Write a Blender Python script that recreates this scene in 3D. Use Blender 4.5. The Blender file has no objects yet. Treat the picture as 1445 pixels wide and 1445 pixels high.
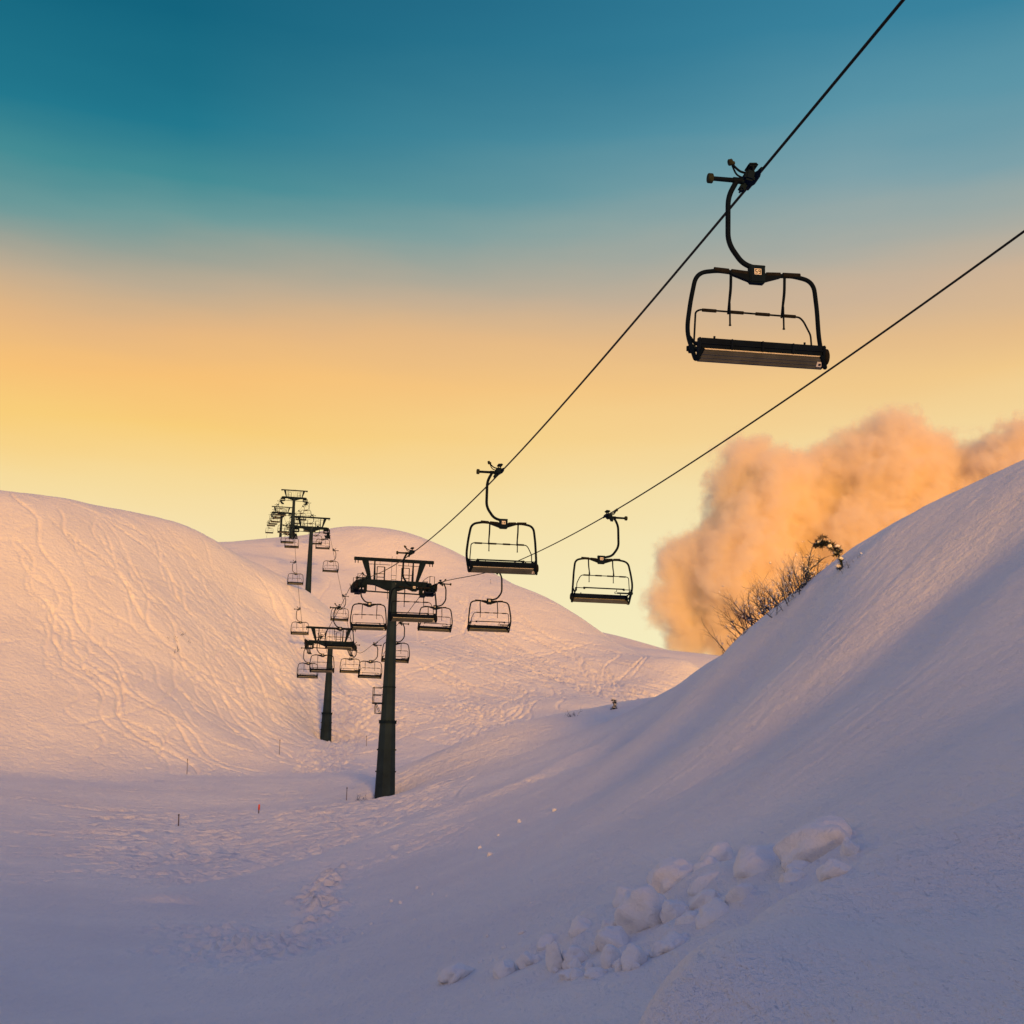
import bpy, bmesh, math, random
import numpy as np
from mathutils import Vector, Matrix
random.seed(7); rng = np.random.default_rng(11)
scene = bpy.context.scene
C = scene.collection

# ------------------------------------------------------------------ positions from image coordinates, distances estimated
# terrain control points: azimuth (deg, 0 = camera heading, + = right), elevation (deg), estimated distance (m)
SHEETS = {
 'near': [(-20.26, -9.52, 22), (-13.69, -9.71, 23), (-6.77, -9.79, 20), (0.38, -9.71, 15), (7.54, -9.49, 12.5), (14.61, -9.13, 11), (21.13, -8.68, 10), (-20.44, -7.82, 30), (-13.82, -7.96, 30), (-6.86, -8, 26),
  (0.35, -7.91, 19), (7.55, -7.7, 15.5), (14.67, -7.38, 13.5), (21.23, -6.98, 12), (-20.65, -5.69, 40), (-20.92, -2.95, 60), (-21.14, -0.71, 80), (-14.31, -1.47, 76), (-14.2, -2.91, 62), (-14.09, -4.34, 50),
  (-14.03, -5.13, 45), (-13.92, -6.59, 36), (-11.1, -1.42, 75), (-11.01, -2.88, 62), (-10.92, -4.33, 50), (-10.78, -6.6, 37), (-7.5, -1.21, 73), (-7.45, -2.25, 63), (-7.4, -3.28, 54), (-7.29, -5.45, 40),
  (-7.21, -6.88, 32), (-3.83, -0.99, 69), (-3.8, -1.83, 59), (-3.73, -3.66, 44), (-3.66, -5.7, 31), (0.77, 1.55, 80), (-2, -0.04, 72), (0.8, 0.11, 62), (0.23, -2.7, 40), (0.28, -5.05, 27),
  (4.2, 2.17, 72), (4.21, 0.39, 51), (4.23, -2.61, 30), (4.25, -5.54, 20), (5.76, 3.33, 84), (7.59, -2.53, 24.5), (7.61, 0.46, 37), (7.63, 3.52, 62), (11.16, -3.88, 18), (11.22, -0.96, 25),
  (11.28, 2.04, 36), (11.34, 5.09, 50), (14.85, -2.32, 17.5), (14.95, 0.6, 24), (15.05, 3.58, 31), (15.16, 6.61, 39), (15.27, 9.82, 48), (13.26, 8.78, 52), (11.4, 7.62, 57), (10.14, 6.63, 62),
  (8.89, 5.54, 69), (7.79, 4.69, 78), (18.91, 11.52, 45), (22.44, 13.12, 43), (18.52, 3.59, 26), (21.86, 3.59, 22), (22.21, 9.43, 34), (21.53, -2.09, 14.5), (18.74, 8.06, 38), (26.82, 14.93, 42),
  (26.17, 6.39, 24), (25.55, -1.94, 13), (15.1, 8.53, 64), (15.1, 7.43, 92), (11.34, 5.56, 74), (8.88, 4.22, 88), (21.95, 11.21, 58), (21.95, 8.65, 92), (26.06, 13.13, 60), (26.06, 9.09, 100),
  (15.1, 4.4, 130), (21.95, 5.71, 130), (8.88, 1.49, 115), (-7.21, -0.84, 77), (-5.3, -0.44, 79.5), (-2.98, 1.34, 85), (-0.5, 2.45, 91), (2.63, 3.13, 97), (4.82, 3.57, 98), (6.7, 4.06, 93),
  (-2.96, 0.85, 95), (-0.48, 1.67, 103), (2.64, 2.2, 112), (5.76, 2.56, 112), (7.63, 3.52, 100), (-14.39, -0.35, 90), (-11.18, -0.29, 90), (-8.15, -0.35, 88), (-14.42, -0, 99), (-11.2, 0.07, 99),
  (-8.18, 0.13, 99), (-21.62, -0.78, 110), (-14.75, -1.49, 115), (-9.96, -1.49, 115), (-3.72, -1.91, 120), (2.61, -2.64, 130), (-21.62, -3.81, 180), (-14.75, -4.45, 180), (-6.86, -5.08, 180), (2.61, -5.08, 180),
  (8.88, -3.18, 180), (21.95, 1.21, 190), (-21.62, -7.59, 300), (-6.86, -8.53, 300), (8.88, -7.59, 300), (21.95, -3.81, 300),
  ],
 'mid': [(-21.16, -0.48, 84), (-21.23, 0.28, 94), (-14.39, -0.44, 87), (-11.15, -0.65, 84), (-8.15, -0.47, 87), (-5.71, -0.06, 90), (-2.94, 0.4, 95), (-14.44, 0.35, 100), (-11.84, 0.74, 107), (-9.76, 1.25, 116),
  (-7.99, 1.78, 130), (-5.79, 1.71, 122), (-2.99, 1.77, 120), (-0.5, 2.29, 122), (2.63, 3, 126), (4.51, 3.35, 128), (-14.64, 2.97, 113), (-12.29, 3.05, 122), (-9.87, 3.13, 131), (-14.87, 5.99, 128),
  (-12.5, 6.11, 137), (-10.01, 5.59, 144), (-15.05, 8.43, 140), (-12.62, 7.95, 149), (-10.74, 7.42, 155), (-9.12, 6.25, 152), (-15.22, 10.64, 152), (-14.02, 10.44, 155), (-12.76, 9.96, 159), (-11.48, 9.35, 163),
  (-10.2, 8.85, 166), (-9.08, 8.31, 169), (-8.26, 7.72, 167), (-7.53, 6.87, 162), (-6.99, 6.11, 156), (-22.35, 11.48, 140), (-18.89, 11.36, 146), (-21.76, 5.61, 116), (-21.47, 2.71, 104), (-18.4, 5.81, 121),
  (-18.14, 2.85, 108), (-14.75, 9.09, 175), (-12.39, 8.44, 182), (-9.96, 7.31, 187), (-8.11, 6.14, 186), (-6.86, 4.76, 180), (-21.62, 8.7, 170), (-6.73, 5.24, 153), (-7.31, 4.29, 147), (-7.56, 3.2, 139),
  (-5.6, 4.5, 156), (-5.52, 2.64, 136), (-3.72, 3.05, 150), (-0.56, 2.29, 150), (4.19, 1.53, 150), (8.88, -2.45, 140), (14.95, -6.12, 140), (21.95, -8.13, 140), (-0.56, 2.54, 180), (5.76, 0, 180),
  (15.1, -5.71, 200), (-14.75, 5.96, 230), (-21.62, 4.97, 230), (-8.42, 3.73, 230), (-0.56, 1.19, 240), (8.88, -4.4, 260), (-21.62, 0, 350), (-6.86, -1.64, 350), (8.88, -4.9, 350), (21.95, -6.52, 350),
  (-21.62, -5.71, 60), (-14.75, -7.59, 60), (-6.86, -7.02, 65), (2.61, -7.33, 70), (15.1, -12.09, 70), (-21.62, -21.8, 30), (-6.86, -21.8, 30), (8.88, -25.02, 30), (21.95, -33.69, 30),
  ],
 'back': [(-22.05, 8.54, 215), (-18.7, 9.25, 218), (-15.15, 9.72, 220), (-12.76, 10.06, 225), (-12, 10.26, 229), (-10.92, 10.44, 236), (-9.93, 10.56, 242), (-9.06, 10.83, 244), (-8.28, 11.15, 243), (-7.49, 11.25, 240),
  (-6.53, 11.2, 234), (-5.55, 10.95, 227), (-3.91, 10.22, 220), (-2.61, 9.62, 216), (-1.3, 9.18, 212), (-0.01, 8.86, 209), (1.28, 8.44, 206), (2.57, 7.77, 202), (3.86, 6.81, 196), (5.13, 6.22, 190),
  (6.39, 5.74, 184), (7.64, 5.37, 178), (8.57, 5.35, 170), (-7.08, 9.47, 216), (-6.99, 7.58, 192), (-6.92, 6.01, 166), (-7.13, 3.83, 145), (-7.35, 1.98, 131), (-5.11, 7.96, 199), (-3.78, 6.43, 181),
  (-3.69, 3.92, 150), (-3, 2.08, 127), (-0.62, 7.45, 191), (-0.56, 4.94, 161), (-0.51, 2.75, 132), (2.6, 5.94, 181), (2.62, 4.06, 151), (2.63, 3.13, 131), (4.82, 4.72, 166), (4.82, 3.57, 137),
  (7.01, 4.44, 160), (-9.31, 9.68, 222), (-10.25, 9.63, 215), (-12.09, 9.22, 205), (-14.98, 7.52, 190), (-14.75, 4.48, 160), (-21.76, 5.61, 180), (-10.05, 6.21, 185), (-9.9, 3.74, 155), (-11.99, 3.06, 140),
  (-21.62, 7.47, 290), (-14.75, 9.01, 290), (-12.09, 9.78, 290), (-9.34, 10.36, 290), (-6.86, 9.78, 290), (-3.72, 8.13, 280), (-0.56, 6.34, 270), (2.61, 4.84, 260), (5.76, 1.83, 250), (8.26, 0.48, 240),
  (-21.62, 4.51, 380), (-12.09, 5.26, 380), (-6.86, 5.26, 380), (-0.56, 3.01, 380), (5.76, -1.51, 380), (11.95, -5.71, 300), (17.88, -6.84, 250), (21.95, -6.65, 300), (21.95, -7.91, 180), (11.95, 0, 170),
  (15.1, -4.29, 200), (-3.09, -2.29, 100), (-7.48, -2.29, 100), (-14.75, -2.29, 100), (-21.62, -3.43, 100), (2.61, -3.27, 105), (8.88, -5.19, 110), (15.1, -10.3, 110), (21.95, -12.8, 110), (-21.62, -21.8, 50),
  (-6.86, -21.8, 50), (8.88, -21.8, 50), (21.95, -26.57, 50),
  ],
 'far': [(1.32, 6.39, 320), (2.58, 6.95, 310), (3.7, 6.93, 305), (5.13, 6.54, 300), (6.39, 6.14, 295), (7.8, 5.66, 290), (8.89, 5.45, 285), (10.73, 5.24, 280), (15.09, 4.79, 275), (21.9, 4.17, 270),
  (-21.59, 3.87, 330), (-12.97, 4.25, 330), (-3.72, 4.86, 330), (3.71, 5.33, 240), (8.88, 4.76, 230), (15.07, 4.03, 230), (-21.53, 3.29, 260), (-6.83, 4.15, 260), (21.86, 3.59, 220), (-21.62, -1.27, 450),
  (-6.86, -1.27, 450), (3.71, 4.29, 400), (8.88, 3.58, 400), (15.1, 0.72, 400), (21.95, -1.43, 400), (-6.86, -9.46, 180), (-21.62, -9.46, 180), (8.88, -7.91, 180), (21.95, -9.46, 180), (-6.86, -20.56, 80),
  (-21.62, -20.56, 80), (8.88, -20.56, 80), (21.95, -20.56, 80),
  ],
 'lip': [(6.66, -8.01, 10.5), (8.75, -6.59, 11), (11.13, -4.94, 11.8), (14.82, -3.15, 13), (18.41, -1.86, 14), (21.61, -0.69, 15), (8.71, -9.44, 9.2), (14.67, -7.38, 9.3), (14.75, -5.16, 11), (21.23, -6.98, 9),
  (21.44, -3.47, 11.5), (14.61, -9.13, 8.5), (21.13, -8.68, 8), (25.35, -4.6, 10), (25.71, 0.24, 15), (5.76, -9.56, 9.6), (3.87, -14.04, 10), (1.34, -19.57, 9), (-3.72, -23.96, 9), (-13, -29.05, 9),
  (-21.62, -33.69, 9), (3.87, -18.19, 14), (-3.72, -21.8, 20), (-21.62, -26.57, 20), (6.7, -15.48, 13), (8.88, -12.93, 13.5), (11.34, -11.69, 14.5), (15.1, -9.93, 16), (21.95, -6.01, 19), (26.06, -5.71, 20),
  (8.88, -17.65, 22), (15.1, -15.64, 25), (21.95, -13.13, 30), (8.88, -22.62, 60), (21.95, -22.62, 60), (-6.86, -22.62, 60), (15.1, -21.8, 5), (8.88, -22.78, 5), (21.95, -20.81, 5), (-6.86, -38.66, 5),
  (-21.62, -45, 5),
  ],
}

BLOCKS = [(4.17, 17.75, 0.956, 0.478), (4.66, 19.12, 0.328, 0.141), (4.38, 16.7, 0.247, 0.247), (2.93, 11.7, 0.259, 0.144), (3.88, 17.29, 0.422, 0.211), (3.69, 16.84, 0.411, 0.205), (3.55, 18.63, 0.859, 0.362), (3.06, 19.86, 0.431, 0.287), (3.33, 20.71, 0.55, 0.3), (2.88, 19.0, 0.458, 0.229), (2.6, 20.21, 0.728, 0.437), (1.9, 20.19, 0.435, 0.29), (1.98, 18.71, 0.673, 0.493), (2.34, 18.24, 0.351, 0.263), (2.75, 18.18, 0.482, 0.219), (3.08, 17.0, 0.453, 0.371), (2.69, 17.01, 0.575, 0.287), (2.45, 17.37, 0.293, 0.209), (1.18, 19.61, 0.468, 0.281), (1.53, 19.01, 0.318, 0.227), (1.5, 18.16, 0.478, 0.304), (2.07, 16.77, 0.403, 0.201), (0.73, 18.27, 0.262, 0.349), (0.97, 18.16, 0.303, 0.217), (1.39, 17.27, 0.289, 0.248), (1.63, 16.68, 0.36, 0.28), (1.47, 16.82, 0.161, 0.121), (2.0, 16.75, 0.201, 0.201), (0.05, 19.48, 0.371, 0.186), (0.33, 19.42, 0.278, 0.185), (0.66, 20.0, 0.286, 0.191), (-0.7, 20.82, 0.596, 0.199), (0.89, 17.4, 0.249, 0.125), (1.17, 16.88, 0.323, 0.121)]
CRUMBS = [(0.53, 49.7, 0.261), (1.82, 48.94, 0.233), (-0.86, 45.2, 0.194), (-0.47, 41.24, 0.216), (0.55, 26.17, 0.1), (0.03, 21.84, 0.125), (0.32, 22.69, 0.141), (-0.34, 21.4, 0.112), (-0.16, 20.93, 0.1), (-1.08, 36.55, 0.105), (-1.55, 35.81, 0.103), (-0.28, 24.25, 0.081), (-0.25, 47.67, 0.136), (-3.29, 39.06, 0.174), (-2.95, 38.04, 0.212), (-2.62, 40.06, 0.156), (-3.49, 35.34, 0.158), (-3.51, 33.44, 0.131), (-3.95, 31.0, 0.104), (-2.13, 32.23, 0.108), (-3.36, 37.02, 0.103), (-2.02, 37.55, 0.104), (-4.7, 36.9, 0.103)]
STAKES = [(-19.6, 111.94, 1.263), (-23.74, 96.9, 1.109), (-14.04, 74.57, 0.464), (-17.2, 69.19, 0.594), (-9.65, 79.2, 0.753), (-13.11, 120.91, 0.946), (-3.25, 207.62, 0.692)]
FOOT = [(-6.54, 53.7), (-6.36, 49.95), (-6.08, 46.77), (-6.0, 44.07), (-5.79, 41.71), (-5.4, 39.78), (-5.22, 37.8)]
LIPLINE = [(-11.35, 43.9), (-10.4, 47.44), (-8.98, 50.67), (-7.01, 54.02), (-5.59, 56.96), (-3.95, 59.44), (-1.8, 61.93), (0.87, 62.58), (3.87, 67.75)]
FOOT2 = [(-8.16, 37.6), (-6.88, 34.29), (-6.07, 32.45), (-5.59, 33.1), (-5.37, 35.05)]
FOOT3 = [(10.53, 52.3), (11.2, 51.29), (11.53, 49.02), (11.31, 45.34)]
CHURN = [(-17.77, 148.01, 149.07), (-15.31, 141.4, 142.22), (-21.13, 138.33, 139.94), (-19.18, 136.03, 137.37), (-14.64, 153.75, 154.45), (-8.48, 38.99, 39.9), (-6.89, 33.52, 34.23), (-5.96, 30.65, 31.23), (-11.97, 48.6, 50.05), (-11.92, 58.13, 59.34), (-9.98, 56.04, 56.92), (-9.28, 59.08, 59.8), (-11.73, 136.55, 137.06), (-5.9, 140.14, 140.26), (-1.26, 138.32, 138.33)]
SHRUBS = {'bush_a': (11.82, 59.81), 'bush_b': (11.97, 52.29), 'bush_c': (10.69, 60.93), 'bush_f': (11.83, 55.86), 'sapling': (12.73, 48.24), 'twig': (12.74, 46.86), 'small_tree': (7.35, 89.4), 'dry_twig': (4.59, 88.41), 'left_twig': (-32.3, 123.62), 'left_twig2': (-31.82, 125.48)}


# ------------------------------------------------------------------ helpers
def tag(o, label=None, cat=None, group=None, kind=None):
    if label: o['label'] = label
    if cat: o['category'] = cat
    if group: o['group'] = group
    if kind: o['kind'] = kind
    return o

def empty(name, loc, rz=0.0):
    o = bpy.data.objects.new(name, None); C.objects.link(o)
    o.empty_display_size = 0.3; o.location = loc; o.rotation_euler = (0, 0, rz)
    return o

class MB:
    """collects shapes and links them as ONE mesh object"""
    def __init__(s): s.v = []; s.f = []; s.sm = []; s.mi = []; s.m = 0
    def add(s, vs, fs, smooth=False):
        k = len(s.v); s.v += [tuple(p) for p in vs]
        for f in fs: s.f.append([i+k for i in f]); s.sm.append(smooth); s.mi.append(s.m)
    def tube(s, pts, r, n=10, smooth=True, caps=True):
        P = [Vector(p) for p in pts]; m = len(P)
        R = r if isinstance(r, (list, tuple)) else [r]*m
        T = [(P[min(i+1, m-1)]-P[max(i-1, 0)]).normalized() for i in range(m)]
        a = Vector((0, 0, 1)) if abs(T[0].z) < .9 else Vector((1, 0, 0))
        N = T[0].cross(a).normalized(); vs = []; fs = []
        for i in range(m):
            N = (N-T[i]*N.dot(T[i])).normalized(); B = T[i].cross(N)
            for k in range(n):
                t = 2*math.pi*k/n
                vs.append(P[i]+(N*math.cos(t)+B*math.sin(t))*R[i])
        for i in range(m-1):
            for k in range(n):
                fs.append((i*n+k, i*n+(k+1) % n, (i+1)*n+(k+1) % n, (i+1)*n+k))
        s.add(vs, fs, smooth)
        if caps:
            s.add(vs[:n], [tuple(range(n-1, -1, -1))]); s.add(vs[-n:], [tuple(range(n))])
    def box(s, c, d, rot=None, bev=0.0):
        c = Vector(c); hx, hy, hz = d[0]/2, d[1]/2, d[2]/2
        b = min(bev, hx*.9, hy*.9, hz*.9)
        if b <= 0:
            vs = [Vector((x, y, z)) for x in (-hx, hx) for y in (-hy, hy) for z in (-hz, hz)]
            fs = [(0, 1, 3, 2), (4, 6, 7, 5), (0, 4, 5, 1), (2, 3, 7, 6), (0, 2, 6, 4), (1, 5, 7, 3)]
        else:
            bm = bmesh.new(); bmesh.ops.create_cube(bm, size=1)
            for v in bm.verts: v.co = Vector((v.co.x*d[0], v.co.y*d[1], v.co.z*d[2]))
            bmesh.ops.bevel(bm, geom=bm.edges[:], offset=b, segments=2, affect='EDGES')
            bm.verts.index_update()
            vs = [v.co.copy() for v in bm.verts]; fs = [[v.index for v in f.verts] for f in bm.faces]; bm.free()
        if rot is not None: vs = [rot @ v for v in vs]
        s.add([v+c for v in vs], fs)
    def prism(s, poly, axis, a, b):
        """extrude polygon given in the two other axes from a to b along axis"""
        def mk(p, t):
            return {'x': (t, p[0], p[1]), 'y': (p[0], t, p[1]), 'z': (p[0], p[1], t)}[axis]
        n = len(poly); vs = [mk(p, a) for p in poly]+[mk(p, b) for p in poly]
        fs = [(i, (i+1) % n, n+(i+1) % n, n+i) for i in range(n)]+[tuple(range(n-1, -1, -1)), tuple(range(n, 2*n))]
        s.add(vs, fs)
    def disc(s, c, axis, r, w, n=18, smooth=True):
        c = Vector(c); ax = Vector(axis).normalized()
        s.tube([c-ax*w/2, c-ax*w*.38, c+ax*w*.38, c+ax*w/2], [r*.86, r, r, r*.86], n, smooth)
    def build(s, name, mat, parent=None):
        me = bpy.data.meshes.new(name); me.from_pydata(s.v, [], s.f); me.update()
        for m in (mat if isinstance(mat, (list, tuple)) else [mat]): me.materials.append(m)
        me.polygons.foreach_set('use_smooth', s.sm); me.polygons.foreach_set('material_index', s.mi)
        bm = bmesh.new(); bm.from_mesh(me); bmesh.ops.recalc_face_normals(bm, faces=bm.faces[:]); bm.to_mesh(me); bm.free()
        o = bpy.data.objects.new(name, me); C.objects.link(o)
        if parent: o.parent = parent
        return o

def copy_tree(o, parent=None):
    c = o.copy(); C.objects.link(c); c.parent = parent
    for ch in list(o.children): copy_tree(ch, c)
    return c

def bez(pts, n=6):
    """round the corners of a polyline (Catmull-Rom)"""
    P = [Vector(p) for p in pts]; out = []
    for i in range(len(P)-1):
        p0, p1, p2, p3 = P[max(i-1, 0)], P[i], P[i+1], P[min(i+2, len(P)-1)]
        for k in range(n):
            t = k/n
            out.append(.5*((2*p1)+(p2-p0)*t+(2*p0-5*p1+4*p2-p3)*t*t+(3*p1-p0-3*p2+p3)*t**3))
    out.append(P[-1]); return out

def fillet(pts, rad, n=6):
    """straight segments with rounded bends"""
    P = [Vector(p) for p in pts]; out = [P[0]]
    for i in range(1, len(P)-1):
        a, b, c = P[i-1], P[i], P[i+1]
        r = rad[i] if isinstance(rad, (list, tuple)) else rad
        r = min(r, (a-b).length*.48, (c-b).length*.48)
        p, q = b+(a-b).normalized()*r, b+(c-b).normalized()*r
        for k in range(n+1):
            t = k/n; out.append(p*(1-t)**2+b*2*t*(1-t)+q*t*t)
    out.append(P[-1]); return out

# ------------------------------------------------------------------ materials
def srgb(r, g, b):
    return tuple(((c/255)/12.92 if c/255 <= .04045 else ((c/255+.055)/1.055)**2.4) for c in (r, g, b))+(1,)

def mat(name, col, rough=.5, metal=0.0, var=.25, scale=6.0, bump=0.0, spec=.05):
    m = bpy.data.materials.new(name); m.use_nodes = True; nt = m.node_tree; b = nt.nodes['Principled BSDF']
    b.inputs['Roughness'].default_value = rough; b.inputs['Metallic'].default_value = metal
    b.inputs['Specular IOR Level'].default_value = spec
    tc = nt.nodes.new('ShaderNodeTexCoord'); n = nt.nodes.new('ShaderNodeTexNoise')
    n.inputs['Scale'].default_value = scale; n.inputs['Detail'].default_value = 6
    nt.links.new(tc.outputs['Object'], n.inputs['Vector'])
    r = nt.nodes.new('ShaderNodeValToRGB')
    r.color_ramp.elements[0].position = .3; r.color_ramp.elements[1].position = .72
    r.color_ramp.elements[0].color = tuple(c*(1-var) for c in col[:3])+(1,)
    r.color_ramp.elements[1].color = tuple(min(1, c*(1+var)) for c in col[:3])+(1,)
    nt.links.new(n.outputs['Fac'], r.inputs['Fac']); nt.links.new(r.outputs['Color'], b.inputs['Base Color'])
    if bump:
        bp = nt.nodes.new('ShaderNodeBump'); bp.inputs['Strength'].default_value = bump; bp.inputs['Distance'].default_value = .02
        nt.links.new(n.outputs['Fac'], bp.inputs['Height']); nt.links.new(bp.outputs['Normal'], b.inputs['Normal'])
    return m

M = dict(
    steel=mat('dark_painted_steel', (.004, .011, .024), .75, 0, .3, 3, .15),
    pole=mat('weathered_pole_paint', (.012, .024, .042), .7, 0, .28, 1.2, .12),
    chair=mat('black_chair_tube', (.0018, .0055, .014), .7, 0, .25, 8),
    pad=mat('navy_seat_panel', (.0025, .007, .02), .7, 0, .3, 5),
    alu=mat('dull_seat_underside', (.075, .085, .10), .6, 0.0, .2, 4),
    trim=mat('pale_seat_trim', (.42, .42, .44), .4, .3, .15, 9),
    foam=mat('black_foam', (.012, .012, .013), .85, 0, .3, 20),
    rubber=mat('dirty_roller_rubber', (.022, .028, .022), .85, 0, .35, 14),
    plate=mat('white_number_plate', (.62, .62, .66), .5, 0, .08, 10),
    ink=mat('plate_ink', (.02, .022, .04), .6),
    cable=mat('greased_wire_rope', (.014, .014, .013), .5, .2, .3, 30),
    bark=mat('dark_bark', (.045, .062, .10), .9, 0, .4, 10, .3),
    needle=mat('dark_needles', (.018, .026, .026), .8, 0, .4, 12),
    stake=mat('grey_stake', (.10, .085, .085), .7, 0, .3, 5),
    red=mat('red_stake', (.55, .07, .03), .6, 0, .2, 5),
)

def snow_material(name, fine=1.0):
    m = bpy.data.materials.new(name); m.use_nodes = True; nt = m.node_tree; b = nt.nodes['Principled BSDF']
    b.inputs['Roughness'].default_value = .62; b.inputs['Specular IOR Level'].default_value = .25
    tc = nt.nodes.new('ShaderNodeTexCoord')
    def noise(scale, detail, rough=.55):
        n = nt.nodes.new('ShaderNodeTexNoise'); n.inputs['Scale'].default_value = scale
        n.inputs['Detail'].default_value = detail; n.inputs['Roughness'].default_value = rough
        nt.links.new(tc.outputs['Object'], n.inputs['Vector']); return n.outputs['Fac']
    def ripples(scale, ang, stretch):
        mp = nt.nodes.new('ShaderNodeMapping'); mp.inputs['Rotation'].default_value = (0, 0, ang); mp.inputs['Scale'].default_value = (scale, scale*stretch, scale)
        n = nt.nodes.new('ShaderNodeTexNoise'); n.inputs['Scale'].default_value = 1.0; n.inputs['Detail'].default_value = 5; n.inputs['Roughness'].default_value = .6
        nt.links.new(tc.outputs['Object'], mp.inputs['Vector']); nt.links.new(mp.outputs['Vector'], n.inputs['Vector']); return n.outputs['Fac']
    big = noise(.22, 5); mid = noise(2.2, 6, .65); grain = noise(24, 4, .7)
    r = nt.nodes.new('ShaderNodeValToRGB'); r.color_ramp.elements[0].position = .3; r.color_ramp.elements[1].position = .7
    r.color_ramp.elements[0].color = (.80, .80, .83, 1); r.color_ramp.elements[1].color = (.89, .885, .885, 1)
    nt.links.new(big, r.inputs['Fac']); nt.links.new(r.outputs['Color'], b.inputs['Base Color'])
    b1 = nt.nodes.new('ShaderNodeBump'); b1.inputs['Strength'].default_value = .7; b1.inputs['Distance'].default_value = .22*fine
    b2 = nt.nodes.new('ShaderNodeBump'); b2.inputs['Strength'].default_value = .8; b2.inputs['Distance'].default_value = .032*fine
    b0 = nt.nodes.new('ShaderNodeBump'); b0.inputs['Strength'].default_value = .6; b0.inputs['Distance'].default_value = .16*fine
    nt.links.new(ripples(3.2, .55, .22), b0.inputs['Height']); nt.links.new(b0.outputs['Normal'], b1.inputs['Normal'])
    nt.links.new(mid, b1.inputs['Height']); nt.links.new(grain, b2.inputs['Height'])
    nt.links.new(b1.outputs['Normal'], b2.inputs['Normal']); nt.links.new(b2.outputs['Normal'], b.inputs['Normal'])
    return m
M['snow'] = snow_material('snow'); M['lump'] = snow_material('snow_lump', .6)

# ------------------------------------------------------------------ terrain heights
SHADE_RIDGE_H = 15.8
def tps_fit(pts, lam=2e-4):
    p = np.array(pts); u = np.radians(p[:, 0]); v = np.log(p[:, 2]); e = np.tan(np.radians(p[:, 1]))
    n = len(p)
    d2 = (u[:, None]-u)**2+(v[:, None]-v)**2
    K = 0.5*d2*np.log(d2+1e-12)+lam*np.eye(n)
    Q = np.stack([np.ones(n), u, v], 1)
    A = np.zeros((n+3, n+3)); A[:n, :n] = K; A[:n, n:] = Q; A[n:, :n] = Q.T
    w = np.linalg.solve(A, np.concatenate([e, np.zeros(3)]))
    return u, v, w
FITS = {k: tps_fit(q) for k, q in SHEETS.items()}
def sheet(k, az, D):
    cu, cv, w = FITS[k]; n = len(cu)
    az = np.clip(az, -0.47, 0.47).ravel(); v = np.log(np.clip(D, 4.0, 420.0)).ravel()
    out = np.empty(len(az))
    for i in range(0, len(az), 60000):
        a, b = az[i:i+60000, None], v[i:i+60000, None]
        d2 = (a-cu)**2+(b-cv)**2
        out[i:i+60000] = 0.5*(d2*np.log(d2+1e-12))@w[:n]+w[n]+w[n+1]*a[:, 0]+w[n+2]*b[:, 0]
    return out*np.clip(D, 4.0, 420.0).ravel()
def smax(a, b, k):
    h = np.clip(0.5+0.5*(a-b)/k, 0, 1)
    return b+(a-b)*h+k*h*(1-h)
def base_height(x, y):
    x = np.asarray(x, float).ravel(); y = np.asarray(y, float).ravel()
    D = np.hypot(x, y); az = np.arctan2(x, y)
    z = sheet('near', az, D)
    zm = smax(sheet('mid', az, D), sheet('back', az, D), 1.2)
    zm = smax(zm, sheet('far', az, D), 1.0)
    z = smax(z, zm, np.clip(D*0.006, .1, .8))
    z = smax(z, sheet('lip', az, D), 0.05)
    # behind the camera the snow lies level, and far beyond the hills it falls to a plain
    t = np.where(az > 0, np.clip((az-2.0)/.8, 0, 1), np.clip((-az-0.7)/1.2, 0, 1)); t = t*t*(3-2*t)*np.clip((-y+60)/120, 0, 1)
    z = z*(1-t)+(-2.2)*t
    # unseen ridge added behind the camera to cast shade over the hollow
    a, k = .208*x-.978*y, .978*x+.208*y
    rz = SHADE_RIDGE_H*np.exp(-((a-75)/20)**2)*np.clip((190-np.abs(k+20))/60, 0, 1)
    z = np.where(np.abs(az) > .6, np.maximum(z, rz-3), z)
    t = np.clip((D-380)/500, 0, 1); t = t*t*(3-2*t)
    return z*(1-t)+(-60)*t


# ---- marks in the snow, drawn into a raster over the ground (metres)
RX0, RX1, RY0, RY1, RS = -104.0, 50.0, 6.0, 246.0, 0.1
NX, NY = int((RX1-RX0)/RS), int((RY1-RY0)/RS)
DET = np.zeros((NX, NY), np.float32)
GS = 1.0
gx = np.arange(RX0-2, RX1+2, GS); gy = np.arange(RY0-2, RY1+2, GS)
GX, GY = np.meshgrid(gx, gy, indexing='ij')
GZ = base_height(GX, GY).reshape(GX.shape)
GDX, GDY = np.gradient(GZ, GS)
def grad(x, y):
    i = min(max(int((x-gx[0])/GS), 0), len(gx)-1); j = min(max(int((y-gy[0])/GS), 0), len(gy)-1)
    return GDX[i, j], GDY[i, j]

def blur(a, n=1):
    for _ in range(n):
        a = (a+np.roll(a, 1, 0)+np.roll(a, -1, 0))/3
        a = (a+np.roll(a, 1, 1)+np.roll(a, -1, 1))/3
    return a
def value_noise(cell, seed):
    r = np.random.default_rng(seed)
    n0, n1 = int(NX*RS/cell)+3, int(NY*RS/cell)+3
    g = r.standard_normal((n0, n1)).astype(np.float32)
    X = (np.arange(NX)*RS/cell); Y = (np.arange(NY)*RS/cell)
    i, j = X.astype(int), Y.astype(int); fx = (X-i); fy = (Y-j)
    fx = (fx*fx*(3-2*fx))[:, None]; fy = (fy*fy*(3-2*fy))[None]
    a = g[i][:, j]; b = g[i+1][:, j]; c = g[i][:, j+1]; d = g[i+1][:, j+1]
    return (a*(1-fx)+b*fx)*(1-fy)+(c*(1-fx)+d*fx)*fy

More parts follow.
